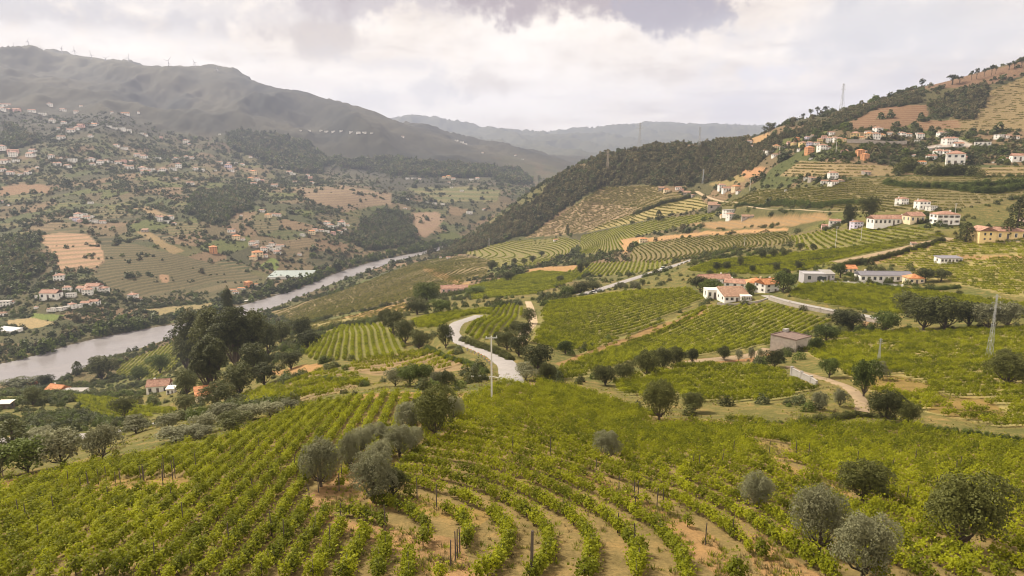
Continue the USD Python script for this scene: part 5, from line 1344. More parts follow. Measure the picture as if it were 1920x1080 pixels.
# px, py (middle), width px, kind; grouped by hamlet
G, T, F_, B, C, Yl, O, P, Li, S, LS_, WS = "white_gable white_tall white_flat white_brown cream_gable yellow_tall orange_tall pink_gable lilac_tall stone_ruin long_shed white_shed".split()
HAMLETS = [
 ("of the highest hamlet under the mountain", "from the near end", [(10, 195, 18, G), (25, 203, 28, P), (60, 207, 12, G), (80, 212, 13, F_), (93, 196, 10, T), (118, 205, 12, G), (143, 209, 8, G), (152, 198, 6, G), (3, 203, 14, B), (170, 254, 8, G), (210, 210, 6, G), (235, 211, 15, LS_), (260, 211, 5, T)]),
 ("of the loose row under the highest hamlet", "from the near end", [(98, 227, 9, T), (120, 229, 9, G), (145, 240, 13, G), (152, 236, 12, P), (134, 244, 14, G), (110, 240, 6, G), (175, 231, 18, LS_), (115, 257, 14, B)]),
 ("of the thin row along the mountain road", "from the near end", [(170, 229, 8, F_), (180, 232, 8, G), (205, 236, 10, F_), (215, 239, 8, F_), (228, 240, 12, F_), (240, 243, 12, F_), (265, 249, 8, F_), (273, 252, 8, G), (302, 257, 6, P), (348, 265, 8, T), (355, 269, 6, G), (390, 273, 5, G), (218, 272, 10, G), (233, 277, 12, F_)]),
 ("of the edge hamlet above the orange plots", "from the near end", [(4, 278, 12, T), (25, 284, 18, P), (8, 302, 18, B), (25, 290, 12, T), (30, 300, 12, F_), (58, 289, 18, G), (62, 282, 12, G), (20, 324, 12, G), (40, 326, 10, B), (6, 318, 10, G), (52, 323, 12, B)]),
 ("of the long village above the far terraces", "from the near end", [(97, 295, 11, T), (115, 295, 6, G), (136, 299, 17, F_), (108, 307, 13, G), (127, 311, 13, B), (162, 298, 6, G), (172, 300, 10, T), (188, 305, 11, T), (174, 307, 9, G), (200, 301, 9, G), (208, 302, 6, F_), (222, 304, 12, G), (233, 302, 9, P), (247, 302, 10, G), (243, 313, 16, B), (235, 309, 8, G), (70, 313, 5, T), (154, 300, 5, G)]),
 ("of the middle village under the mountain", "from the near end", [(268, 318, 16, T), (274, 322, 18, G), (283, 317, 14, F_), (296, 319, 8, G), (307, 320, 12, T), (325, 316, 14, F_), (335, 311, 12, T), (331, 334, 9, B), (357, 343, 14, B), (367, 317, 9, T), (378, 317, 11, F_), (404, 318, 6, F_), (360, 295, 9, G), (350, 293, 9, G), (258, 290, 12, G), (270, 293, 13, G), (295, 296, 14, F_), (330, 296, 8, G), (322, 297, 5, F_)]),
 ("of the village at the mountain's foot", "from the near end", [(413, 306, 9, T), (430, 305, 9, G), (441, 304, 9, F_), (428, 312, 13, Li), (433, 318, 13, B), (455, 307, 8, G), (475, 323, 13, C), (470, 335, 11, C), (482, 337, 10, T), (476, 344, 12, G), (491, 338, 9, P), (515, 347, 14, B), (543, 322, 11, G), (549, 325, 10, F_), (577, 329, 8, T), (582, 333, 9, P), (585, 341, 9, G), (553, 340, 9, B), (481, 292, 8, G), (470, 293, 7, G), (510, 295, 7, G), (515, 310, 8, B), (525, 312, 8, G), (388, 273, 7, G), (350, 265, 8, T)]),
 ("of the line on the mountain's shoulder", "from the near end", [(412, 250, 5, F_), (452, 251, 7, F_), (498, 257, 4, T), (563, 243, 5, F_), (580, 243, 6, F_), (602, 243, 6, F_), (612, 245, 8, F_), (625, 245, 8, F_), (640, 244, 7, F_), (658, 246, 8, F_), (672, 247, 10, F_), (683, 247, 8, F_), (697, 248, 6, F_), (755, 255, 6, G)]),
 ("on the wooded slope above the bend", "from the near end", [(764, 333, 9, F_), (775, 333, 8, F_), (787, 334, 6, G), (832, 332, 8, C), (841, 331, 10, C), (850, 334, 9, G), (842, 341, 6, G), (884, 335, 9, F_), (895, 333, 9, G), (847, 350, 6, F_), (763, 372, 7, F_), (800, 378, 7, F_), (815, 380, 9, F_), (830, 381, 9, F_), (880, 397, 14, F_), (907, 391, 7, G), (760, 389, 7, B), (920, 345, 6, F_), (866, 356, 8, F_)]),
 ("on the far pale ridge", "from the near end", [(856, 262, 7, F_), (866, 265, 8, F_), (873, 268, 7, F_), (905, 285, 5, G), (967, 290, 6, G), (980, 297, 5, F_)]),
 ("of the knoll hamlet across the river", "from the near end", [(147, 405, 13, T), (157, 402, 13, F_), (163, 407, 12, G), (143, 411, 11, Li), (150, 414, 9, P), (172, 405, 10, F_), (180, 414, 13, F_), (193, 415, 12, B), (135, 408, 8, G), (168, 412, 10, B)]),
 ("near the bright track across the river", "from the near end", [(303, 411, 14, T), (312, 414, 14, F_), (320, 408, 10, T), (297, 405, 10, B), (170, 379, 10, F_), (16, 384, 4, T), (272, 431, 12, S), (327, 418, 8, G)]),
 ("of the village above the greenhouse", "from the near end", [(473, 456, 12, T), (481, 452, 11, F_), (479, 460, 12, S), (483, 477, 22, C), (495, 468, 13, T), (505, 462, 14, F_), (513, 467, 16, F_), (522, 463, 12, T), (510, 456, 12, B), (520, 472, 14, G), (530, 459, 8, G), (567, 439, 11, F_), (475, 483, 14, C), (497, 478, 12, G), (562, 476, 7, T)]),
 ("of the upper village by the bend", "from the near end", [(585, 435, 14, C), (591, 430, 12, G), (603, 431, 10, G), (613, 419, 12, T), (620, 425, 13, T), (630, 424, 13, F_), (640, 420, 14, T), (637, 433, 12, B), (625, 436, 10, P), (645, 428, 10, B), (613, 432, 10, F_), (641, 413, 10, G), (651, 420, 9, G)]),
 ("among olive plots above the greenhouse", "from the near end", [(434, 431, 15, B), (443, 445, 16, C), (455, 447, 10, G), (503, 404, 13, C), (513, 401, 12, B), (522, 402, 12, G), (452, 403, 5, T), (437, 437, 10, S), (492, 394, 12, B)]),
 ("near the boat landing", "from the near end", [(437, 541, 16, LS_), (453, 538, 16, LS_), (466, 535, 14, O), (478, 531, 14, LS_), (442, 547, 12, B), (400, 470, 15, O), (527, 519, 14, F_), (505, 522, 10, F_), (560, 476, 6, T)]),
 ("of the white estate across the river", "from the near end", [(112, 522, 17, T), (97, 553, 34, G), (72, 556, 12, F_), (127, 543, 14, T), (134, 552, 17, F_), (157, 542, 22, G), (177, 539, 28, G), (195, 545, 16, T), (165, 548, 16, T), (250, 557, 16, T), (262, 560, 10, B), (125, 541, 12, G)]),
 ("of the white row by the river", "from the near end", [(101, 579, 14, F_), (113, 578, 14, F_), (126, 576, 14, F_), (136, 574, 13, T), (147, 573, 13, F_), (162, 569, 18, G), (178, 566, 18, G), (93, 581, 8, T)]),
 ("at the picture edge by the river", "from the near end", [(9, 568, 22, F_), (5, 588, 14, B), (22, 566, 10, G), (3, 378, 6, T), (57, 512, 8, B), (68, 576, 6, T)]),
 ("of the hillside village's forest edge", "from the forest side", [(1405, 267, 12, T), (1443, 284, 18, F_), (1455, 275, 14, C), (1468, 276, 14, G), (1435, 282, 10, B), (1453, 290, 14, B), (1466, 285, 10, S), (1412, 273, 10, G)]),
 ("of the hillside village's colourful heart", "from the forest side", [(1480, 268, 11, P), (1493, 263, 11, O), (1488, 270, 10, Yl), (1505, 272, 15, Yl), (1518, 271, 15, Li), (1514, 259, 11, Li), (1525, 257, 12, T), (1517, 284, 16, O), (1541, 278, 18, T), (1553, 276, 10, G), (1555, 263, 14, T), (1565, 262, 14, T), (1537, 264, 12, Yl), (1558, 249, 14, G), (1575, 263, 12, Yl), (1583, 262, 10, C), (1583, 284, 13, P), (1500, 279, 12, B), (1531, 268, 12, G), (1520, 296, 9, F_), (1545, 257, 11, P)]),
 ("of the hillside village's upper row", "from the forest side", [(1603, 256, 18, Yl), (1615, 260, 14, C), (1628, 254, 18, C), (1641, 256, 16, T), (1652, 255, 14, C), (1645, 245, 16, T), (1627, 247, 12, B), (1690, 253, 13, T), (1703, 252, 12, G), (1668, 249, 12, B), (1725, 256, 14, T), (1722, 250, 13, F_), (1764, 253, 14, T), (1773, 250, 12, T), (1720, 263, 12, F_), (1675, 254, 10, G)]),
 ("at the orange block below the village", "from the forest side", [(1612, 289, 15, O), (1621, 296, 14, O), (1620, 284, 12, B)]),
 ("around the white yard above the fields", "from the forest side", [(1776, 266, 18, T), (1787, 264, 15, T), (1797, 271, 18, G), (1760, 274, 12, F_), (1723, 302, 30, LS_), (1746, 294, 18, G), (1760, 289, 18, T), (1774, 290, 18, T), (1783, 288, 14, G), (1790, 302, 34, T), (1805, 297, 14, P), (1842, 267, 29, WS), (1875, 255, 20, F_), (1891, 255, 12, G), (1903, 257, 14, B), (1910, 296, 28, G), (1884, 298, 14, B), (1863, 303, 6, F_)]),
 ("of the field farm under the village", "from the forest side", [(1561, 330, 19, T), (1562, 342, 20, G), (1546, 340, 16, B), (1523, 334, 16, S), (1512, 333, 12, F_), (1577, 338, 12, S), (1474, 355, 8, F_), (1624, 323, 16, S)]),
 ("of the roadside hamlet on the saddle", "from the forest side", [(1353, 351, 16, T), (1362, 354, 20, G), (1380, 352, 18, C), (1288, 361, 16, S), (1272, 351, 14, B), (1240, 352, 14, S), (1300, 365, 10, S), (1250, 357, 14, C), (1385, 358, 12, B), (1278, 356, 10, P)]),
 ("of the half-ruined farm", "from the forest side", [(1340, 386, 32, S), (1367, 396, 28, F_), (1370, 406, 18, T), (1398, 406, 18, S), (1411, 404, 10, S), (1355, 404, 12, C)]),
 ("below the green slope", "from the forest side", [(1690, 379, 20, T), (1728, 386, 24, T), (1746, 389, 22, F_), (1546, 424, 14, P), (1565, 416, 24, G), (1605, 422, 22, Li), (1632, 420, 14, T), (1918, 412, 10, P), (1206, 450, 18, C), (1905, 445, 9, S), (1713, 290, 8, G)]),
 ("at the forest's foot", "from the forest side", [(826, 482, 5, T), (841, 482, 11, B), (1043, 447, 15, LS_), (1713, 455, 12, S)]),
]
_rh = np.random.default_rng(91)
HOUSES = []
ORD = ["first", "second", "third", "fourth", "fifth", "sixth", "seventh", "eighth", "ninth", "tenth", "eleventh", "twelfth", "thirteenth", "fourteenth"]
for hi_, (where, count, lst) in enumerate(HAMLETS):
    by = {}
    for it in sorted(lst):
        by.setdefault(it[3], []).append(it)
    for kd, its in by.items():
        for n, (px, py, w, _) in enumerate(its):
            sp = FAR[kd]
            g = ground(px, py + 1.5 + 0.16 * w, near=380)
            dist = np.linalg.norm(g - [0, 0, CAM_Z])
            s = w * dist / FOC / sp["w"] * (0.80 if px < 960 else 0.74)
            sv = min(s, 1.9)
            rz = math.atan2(-g[0], g[1]) * 0.0 + _rh.uniform(-0.55, 0.55)
            lab = f"{WORDS[kd]} {where}" if len(its) == 1 else f"{ORD[n]} {WORDS[kd]} {where}, {count}"
            copy_of(f"/World/kinds/{kd}", "house" if "shed" not in kd and kd != "stone_ruin" else "shed", g, rz, (s, min(s, 1.7), sv), lab, "house" if "shed" not in kd and kd != "stone_ruin" else "shed", "houses " + where)
            HOUSES.append(g)

def built(name, label, cat, px, py, rz, near=100, **sp):
    g = ground(px, py, near=near)
    p = holder(name)
    place(p, g, rz)
    house(p, **sp)
    tag(stage.GetPrimAtPath(p), label, cat)
    return p, g
def mpx(px, py, near=100):
    return np.linalg.norm(ground(px, py, near=near) - [0, 0, CAM_Z]) / FOC
# the farmhouse cluster
m = mpx(1360, 560)
built("farmhouse", "long low white house with red roof at the back of the farm cluster", "house", 1338, 531, 0.10, w=64 * m, d=8, h=3.2, wins=6, side_wins=2, detail=True, tiles="red_tiles", seed=1)
built("farmhouse", "white house with red gable in the middle of the farm cluster", "house", 1379, 545, -0.45, w=11, d=7, h=4.6, storeys=2, wins=3, side_wins=2, detail=True, tiles="red_tiles", seed=2)
built("farm_annex", "white flat-roofed block with a dark doorway at the front of the farm cluster", "house", 1336, 558, 0.0, w=27 * m, d=7.5, h=4.4, roof="flat", tiles="white_wall", wins=3, side_wins=1, chimney=False, detail=True, over=0.12, seed=3)
built("farm_annex", "low building under a big sloping brown-red roof before the farm cluster", "house", 1374, 562, 0.05, w=45 * m, d=11, h=2.7, roof="mono", pitch=0.42, tiles="brown_tiles", wins=5, side_wins=2, chimney=False, detail=True, seed=4)
p, g = built("sunroom", "small white glazed veranda at the corner of the sloping brown roof", "veranda", 1398, 563.5, 0.0, w=18 * m, d=3.0, h=2.4, roof="flat", tiles="white_wall", wins=6, side_wins=2, door=False, chimney=False, detail=True, over=0.1, seed=5)
built("farmhouse", "old ochre house with orange roof beside the farm cluster's green tree", "house", 1416, 545, -0.2, w=9, d=8, h=4.6, roof="hip", pitch=0.5, wall="cream_wall", tiles="orange_tiles", storeys=2, wins=3, side_wins=2, detail=True, seed=6)
built("farmhouse", "white-fronted house with orange roof closest to the green tree of the cluster", "house", 1437, 546, 0.35, w=8.5, d=8, h=4.4, pitch=0.45, tiles="orange_tiles", storeys=2, wins=2, side_wins=2, detail=True, seed=7)
# modern grey building and the long white house
p, g = built("grey_building", "modern grey flat-roofed building with a dark garage opening", "building", 1522, 527, -0.12, w=38 * m, d=9, h=4.3, roof="flat", wall="grey_wall", tiles="grey_wall", wins=2, side_wins=0, door=False, chimney=False, parapet=0.35, seed=8)
part("garage_door", box(1.2, 5.6, -4.56, -4.4, 0.0, 3.1), L["glass_dark"], p)
built("grey_annex", "lower pale-roofed wing joined to the modern grey building", "building", 1549, 523, -0.12, w=20 * m, d=8, h=3.2, roof="mono", pitch=0.18, wall="grey_wall", tiles="concrete", wins=3, side_wins=1, chimney=False, detail=True, seed=9)
built("long_house", "long white house with dark slate roof and a row of windows", "house", 1655, 527, -0.06, w=92 * m, d=7.5, h=3.5, wall="white_wall", tiles="slate_roof", pitch=0.36, wins=9, side_wins=1, detail=True, chimney=True, seed=10)
built("orange_annex", "small shed with bright orange roof at the end of the long white house", "shed", 1712, 530, -0.06, w=26 * m, d=7, h=2.6, wall="cream_wall", tiles="orange_tiles", roof="hip", pitch=0.5, wins=3, side_wins=1, chimney=False, detail=True, seed=11)
built("pink_roof_shed", "low shed with pinkish roof behind the bright tree", "shed", 1590, 510, 0.0, w=25 * m, d=6, h=2.3, wall="cream_wall", tiles="orange_tiles", wins=3, side_wins=1, chimney=False, detail=True, seed=12)
m2 = mpx(1777, 490)
built("field_shed", "low white-sided shed with grey roof alone on the striped terraces", "shed", 1777, 492, 0.0, w=34 * m2, d=6, h=2.6, roof="mono", pitch=0.15, tiles="slate_roof", wins=6, side_wins=1, chimney=False, detail=True, seed=13)
# the row on the green slope
m3 = mpx(1677, 420)
built("terrace_house", "long white terrace with red roof behind the tall dark tree", "house", 1668, 421, 0.05, w=66 * m3, d=9, h=4.2, wins=9, side_wins=2, tiles="red_tiles", detail=True, seed=14)
built("terrace_house", "cream end house of the long red-roofed terrace", "house", 1712, 417, 0.05, w=24 * m3, d=9, h=4.6, wins=3, side_wins=2, wall="cream_wall", tiles="red_tiles", detail=True, seed=15)
built("white_villa", "white two-storey house with red hip roof standing alone by the bare bank", "house", 1770, 419, -0.1, w=33 * m3, d=10, h=6.0, roof="hip", pitch=0.35, storeys=2, wins=4, side_wins=2, tiles="red_tiles", detail=True, shutters=True, seed=16)
# the yellow villa
m4 = mpx(1870, 448)
p, g = built("yellow_villa", "large yellow villa with red-brown hip roof and three cypresses in front", "house", 1878, 449, -0.10, w=56 * m4, d=11, h=5.2, roof="hip", pitch=0.36, wall="yellow_wall", tiles="red_tiles", storeys=1, wins=5, side_wins=2, detail=True, over=0.7, seed=17)
wing = holder("wing", p)
place(wing, (-31 * m4, -1.8, 0), 0)
_k = 12 * m4 * 1.9
part("wing_wall", swap(prism([(-_k / 2, -3), (_k / 2, -3), (_k / 2, 5.6), (0, 7.6), (-_k / 2, 5.6)], -5.5, 5.5)), L["yellow_wall"], wing)
part("wing_roof", swap(prism([(-_k / 2 - .6, 5.42), (0, 7.64), (_k / 2 + .6, 5.42), (_k / 2 + .6, 5.6), (0, 7.86), (-_k / 2 - .6, 5.6)], -6.1, 6.1)), L["red_tiles"], wing)
for cx in (-1.5, 1.5):
    part("wing_window", box(cx - 0.55, cx + 0.55, -5.53, -5.45, 3.0, 4.4), L["glass_dark"], wing)
    part("wing_window", box(cx - 0.5, cx + 0.5, -5.53, -5.45, 0.4, 1.5), L["shutter"], wing)
# the stone ruin
m5 = mpx(1480, 656)
p, g = built("stone_ruin", "square roofless stone building with pale front and brown side wall", "ruin", 1481, 657, 0.62, w=8.4, d=9.0, h=4.9, roof="flat", wall="stone_wall", tiles="brown_wall", wins=0, side_wins=0, door=False, chimney=False, parapet=0.3, over=0.0, seed=18)
part("door", box(-1.2, -0.2, -4.53, -4.4, 0.0, 2.1), L["glass_dark"], p)
part("side_wall", box(4.205, 4.26, -4.4, 4.4, -1.5, 4.88), L["brown_wall"], p)
part("wall_coping", box(2.2, 4.3, 3.4, 4.6, 4.93, 5.9), L["concrete"], p)
# farmhouse above the river terraces
m6 = mpx(853, 548)
p, g = built("farmhouse", "red-roofed farmhouse with a white gable above the river terraces", "house", 852, 548, 0.12, w=50 * m6, d=9, h=4.2, wall="pink_wall", tiles="red_tiles", wins=5, side_wins=2, detail=True, seed=19)
part("gable_wall", swap(prism([(-3.4, -2), (3.4, -2), (3.4, 4.0), (0, 6.0), (-3.4, 4.0)], 3.0, 6.4)), L["white_wall"], p)
part("gable_roof", swap(prism([(-3.8, 3.8), (0, 6.05), (3.8, 3.8), (3.8, 3.98), (0, 6.25), (-3.8, 3.98)], 0.5, 6.8)), L["red_tiles"], p)
# houses by the river
m7 = mpx(300, 734)
built("riverside_house", "white house with faded red roof among trees on the near bank", "house", 300, 735, 0.25, w=33 * m7, d=8, h=4.4, pitch=0.5, wins=3, side_wins=2, tiles="red_tiles", detail=True, seed=20)
built("riverside_shed", "low white lean-to beside the riverside house", "shed", 322, 737, 0.25, w=10 * m7, d=5, h=2.6, roof="flat", tiles="white_wall", wins=2, side_wins=1, chimney=False, detail=True, seed=21)
built("orange_roof_house", "house showing only a steep bright orange roof between dark trees", "house", 389, 746, 0.5, w=33 * m7 * 0.75, d=5, h=2.0, roof="mono", pitch=0.55, wall="cream_wall", tiles="orange_tiles", wins=3, side_wins=1, chimney=False, detail=True, seed=22)
m8 = mpx(110, 737)
built("riverside_house", "white house with orange gable before the water", "house", 110, 738, -0.3, w=28 * m8, d=9, h=4.0, pitch=0.5, wins=3, side_wins=2, tiles="orange_tiles", detail=True, seed=23)
built("riverside_shed", "long white flat-roofed building joined to the orange-gabled house", "shed", 141, 740, 0.05, w=32 * m8, d=8, h=3.4, roof="flat", tiles="concrete", wins=5, side_wins=1, chimney=False, detail=True, over=0.1, seed=24)
built("riverside_house", "small orange-roofed white house partly behind dark trees by the water", "house", 58, 727, 0.2, w=24 * m8, d=8, h=3.6, pitch=0.45, wins=2, side_wins=1, tiles="orange_tiles", detail=True, seed=25)
built("wooden_shed", "small brown wooden shed at the picture edge beside the dirt clearing", "shed", 12, 766, 0.1, w=18 * mpx(12, 766), d=3.5, h=2.6, roof="mono", pitch=0.2, wall="bark", tiles="rusty_steel", wins=2, side_wins=1, chimney=False, seed=26)
# big pale roof by the river bend, pale slab at the landing
m9 = mpx(553, 512)
built("greenhouse", "wide pale greenhouse roof on the far bank at the bend", "greenhouse", 548, 519, 0.08, w=70 * m9, d=50, h=4.0, roof="mono", pitch=0.10, wall="white_wall", tiles="polytunnel", wins=0, side_wins=0, door=False, chimney=False, over=0.6, seed=27)
built("boat_shed", "low white roof by the water at the picture edge", "shed", 14, 621, -0.3, w=40 * mpx(14, 620), d=14, h=2.4, roof="mono", pitch=0.12, wall="white_wall", tiles="turbine_white", wins=0, side_wins=0, door=False, chimney=False, seed=28)

# ------------------------------------------------------------------ walls along lines
def wall_along(name, label, pts, h, thick, look, cap="concrete", near=100, shift=0.0, posts=None):
    q = np.array([ground(*p_, near=near)[:2] for p_ in pts])
    q = smooth_line(q, 2.0)
    d = np.gradient(q, axis=0); d /= np.linalg.norm(d, axis=1, keepdims=True)
    nr = np.column_stack([-d[:, 1], d[:, 0]])
    q = q + nr * shift
    z = H(q[:, 0], q[:, 1])
    z = np.convolve(np.pad(z, 4, mode="edge"), np.ones(9) / 9, mode="valid")
    def strip(o0, o1, z0, z1):
        v = np.stack([np.column_stack([q + nr * o, z + zz]) for o, zz in ((o0, z0), (o1, z0), (o1, z1), (o0, z1))], 1)
        n = len(q)
        i, j = np.meshgrid(np.arange(n - 1), np.arange(4), indexing="ij")
        a, b = i * 4 + j, i * 4 + (j + 1) % 4
        f = np.stack([a, a + 4, b + 4, b], -1).reshape(-1, 4)
        f = np.vstack([f[:, [0, 1, 2]], f[:, [0, 2, 3]], [[0, 1, 2], [0, 2, 3]], [[4 * n - 4, 4 * n - 2, 4 * n - 3], [4 * n - 4, 4 * n - 1, 4 * n - 2]]])
        return v.reshape(-1, 3), f
    o = holder(name)
    part("masonry", strip(-thick / 2, thick / 2, -1.5, h), L[look], o)
    part("coping", strip(-thick / 2 - 0.06, thick / 2 + 0.06, h + 0.003, h + 0.14), L[cap], o)
    if posts:
        for k in range(0, len(q), posts):
            part("pier", box(q[k, 0] - 0.3, q[k, 0] + 0.3, q[k, 1] - 0.3, q[k, 1] + 0.3, z[k] - 1, z[k] + h + 0.45), L[look], o)
    tag(stage.GetPrimAtPath(o), label, "wall")
wall_along("stone_wall", "long pale stone wall holding the concrete lane above the vineyard", [(1442, 562), (1480, 573), (1550, 588), (1600, 598), (1650, 606)], 1.5, 0.6, "stone_wall", posts=9)
wall_along("garden_wall", "white garden wall in front of the long white house", [(1540, 530), (1580, 531), (1640, 534), (1692, 537)], 0.9, 0.3, "white_wall", posts=6)
wall_along("low_wall", "short pale concrete wall on the dirt path below the ruin", [(1484, 703), (1505, 711), (1531, 723)], 1.3, 0.4, "concrete", posts=3)
wall_along("yard_wall", "low stone wall around the farm cluster's forecourt", [(1345, 571), (1380, 573), (1420, 568), (1440, 560)], 0.8, 0.4, "stone_wall")
wall_along("villa_terrace_wall", "retaining wall under the yellow villa", [(1826, 452), (1870, 455), (1915, 454)], 0.9, 0.4, "cream_wall")
wall_along("retaining_wall", "tall brown retaining wall along the top of the village terrace", [(1588, 268), (1640, 270), (1700, 270)], 4.0, 0.6, "stone_wall", near=400)
wall_along("yard_wall", "white wall of the levelled yard below the village's white cluster", [(1735, 283), (1770, 279), (1810, 278)], 2.0, 0.4, "concrete", near=400)

# ------------------------------------------------------------------ poles, pylons, turbines, cars
def bar(a, b, r, sides=4):
    return tube([a, b], [r, r], sides)
def pylon_parts(base, h, w0, w1, arms, r=0.06, look="steel", panels=8):
    legs, brace = [], []
    def cor(z, k):
        w = (w0 + (w1 - w0) * min(1, z / (h * 0.75))) / 2
        return np.array([w * (1 if k in (0, 3) else -1), w * (1 if k < 2 else -1), z])
    zs = h * (np.linspace(0, 1, panels + 1) ** 0.88)
    for k in range(4):
        for a, b in zip(zs[:-1], zs[1:]):
            legs.append(bar(cor(a, k), cor(b, k), r))
            brace.append(bar(cor(a, k), cor(b, (k + 1) % 4), r * 0.6, 3)); brace.append(bar(cor(a, (k + 1) % 4), cor(b, k), r * 0.6, 3))
            brace.append(bar(cor(b, k), cor(b, (k + 1) % 4), r * 0.6, 3))
    part("mast", join(legs), L[look], base)
    part("bracing", join(brace), L[look], base)
    for (z, ln) in arms:
        part("crossarm", join([bar((-ln, 0, z), (ln, 0, z), r * 0.9), bar((-ln, 0, z), (0, w1 / 2, z + 0.06 * h * 0.5), r * 0.5, 3), bar((ln, 0, z), (0, -w1 / 2, z + 0.06 * h * 0.5), r * 0.5, 3)]), L[look], base)
        for s in (-1, 1):
            part("insulator", bar((s * ln * 0.96, 0, z - 0.05 * h * 0.5), (s * ln * 0.96, 0, z), r * 1.1, 5), L["lamp_glass"], base)
def pylon(label, px, py, hpx, Y=None, look="steel", k=1.0, rz=0.3):
    g = ground(px, py) if Y is None else at(px, py, Y)
    if Y is not None:
        g[2] = float(H(g[:1], g[1:2])[0]) - 0.3
    m = np.linalg.norm(g - [0, 0, CAM_Z]) / FOC
    h = hpx * m if Y is None else (at(px, py - hpx, Y)[2] - g[2])
    o = holder("pylon")
    place(o, g, rz)
    pylon_parts(o, h, 0.13 * h * k, 0.034 * h * k, [(h * 0.80, 0.11 * h), (h * 0.89, 0.09 * h), (h * 0.97, 0.07 * h)], r=max(0.03, 0.17 * m), look=look)
    tag(stage.GetPrimAtPath(o), label, "pylon")
pylon("slim steel lattice pylon standing in the yellow-green slope before the thicket", 1854, 673, 100, k=0.55)
pylon("short pale lattice pylon with wide head among the vines", 1647, 681, 42, k=0.8, rz=0.0)
pylon("tall grey pylon on the skyline of the hamlet's hill", 1578, 206, 49, Y=1078.0)
pylon("grey pylon rising behind the crest of the forested spur", 1199, 277, 47, Y=1235.0)
pylon("thin faint pylon behind the forest near the hamlet's first houses", 1311, 276, 38, Y=1140.0)
pylon("yellowish pylon amid the trees on the forested spur", 1139, 322, 38, look="rusty_steel")
pylon("small grey pylon at the edge of the forest above the saddle hamlet", 1318, 345, 26)

def pole(label, px, py, hpx, arm=True, look="pole_concrete", thick=None, lean=0.0):
    g = ground(px, py)
    m = np.linalg.norm(g - [0, 0, CAM_Z]) / FOC
    h = hpx * m * 1.03
    r = thick if thick else max(0.11, 0.45 * m)
    o = holder("power_pole")
    place(o, g, 0.2)
    part("shaft", tube([(0, 0, -0.5), (lean * 0.5, 0, h * 0.5), (lean, 0, h)], [r, r * 0.85, r * 0.7], 8), L[look], o)
    if arm:
        q = part("crossarm", join([box(-0.95, 0.95, -0.06, 0.06, h - 0.35, h - 0.22), bar((-0.5, 0, h - 0.3), (0, 0, h - 0.8), 0.025), bar((0.5, 0, h - 0.3), (0, 0, h - 0.8), 0.025)]), L["steel"], o)
        for x in (-0.85, 0.0, 0.85):
            part("insulator", bar((x, 0, h - 0.22), (x, 0, h + 0.06), 0.05, 6), L["lamp_glass"], q)
    tag(stage.GetPrimAtPath(o), label, "pole")
pole("pale concrete power pole with crossarm on the crest of the near vineyard", 922, 750, 118, thick=0.15)
pole("grey pole beside the round trees of the bright vineyard", 1566, 468, 38)
pole("thin grey pole in the field below the tall dark trees", 1614, 452, 28)
pole("pole on the saddle field above the ruined farm", 1406, 357, 20)
pole("pole at the lower edge of the forest above the green vineyard", 917, 463, 16)
pole("pole beside the white two-storey house", 1790, 409, 22)
pole("pole in the brown terraces above the bright vineyard", 1396, 463, 16)
pole("pole standing among the white village houses", 1567, 290, 24)
pole("thick dark timber pole rising from the vines at the lower picture edge", 996, 1086, 88, arm=False, look="post_wood", thick=0.12, lean=0.06)

def turbine(label, px, py, hpx, Y, rot):
    g = at(px, py, Y)
    g[2] = float(H(g[:1], g[1:2])[0]) - 3
    h = at(px, py - hpx, Y)[2] - g[2]
    o = holder("wind_turbine")
    place(o, g, _rt.uniform(-0.6, 0.6))
    part("tower", tube([(0, 0, 0), (0, 0, h)], [2.6, 1.6], 8), L["turbine_white"], o)
    part("nacelle", box(-1.8, 1.8, -4.5, 6.0, h - 0.6, h + 2.6), L["turbine_white"], o)
    hb = part("hub", tube([(0, -4.3, h + 1), (0, -7.0, h + 1), (0, -8.0, h + 1)], [1.9, 1.6, 0.4], 8), L["turbine_white"], o)
    for k in range(3):
        a = rot + k * 2 * math.pi / 3
        d = np.array([math.sin(a), 0, math.cos(a)])
        c = np.array([0, -6.2, h + 1])
        part("blade", tube([c + d * 1, c + d * 8, c + d * 22, c + d * 38], [1.0, 1.7, 1.1, 0.25], 5), L["turbine_white"], hb)
    tag(stage.GetPrimAtPath(o), label, "wind turbine")
TURB = [("faint wind turbine nearest the picture edge on the mountain ridge", 28, 96, 11, 0.2), ("tallest wind turbine on the mountain ridge, near the picture edge", 55, 96, 23, 0.5), ("faint wind turbine just past the tallest one on the ridge", 80, 98, 7, 1.4), ("wind turbine on the ridge where it starts to fall", 117, 101, 13, 0.9), ("faint wind turbine beside the ridge's first hump", 141, 105, 13, 0.1),
        ("wind turbine midway between the two ridge humps", 172, 112, 12, 1.9), ("small wind turbine above the slanting gully on the ridge", 199, 118, 11, 1.1), ("dark clear wind turbine before the ridge's flat stretch", 242, 121, 16, 0.35), ("faint wind turbine on the flat stretch of ridge", 316, 123, 12, 0.75), ("wind turbine at the end of the ridge's flat stretch", 366, 125, 10, 1.6), ("last small wind turbine before the ridge falls to the valley", 408, 136, 8, 0.2)]
for lab, px, py, hp_, rot in TURB:
    Yt = float(np.interp(px, [0, 140, 250, 380, 520], [5950, 5850, 5680, 5380, 5000]))
    turbine(lab, px, py, hp_ * 0.75, Yt, rot)

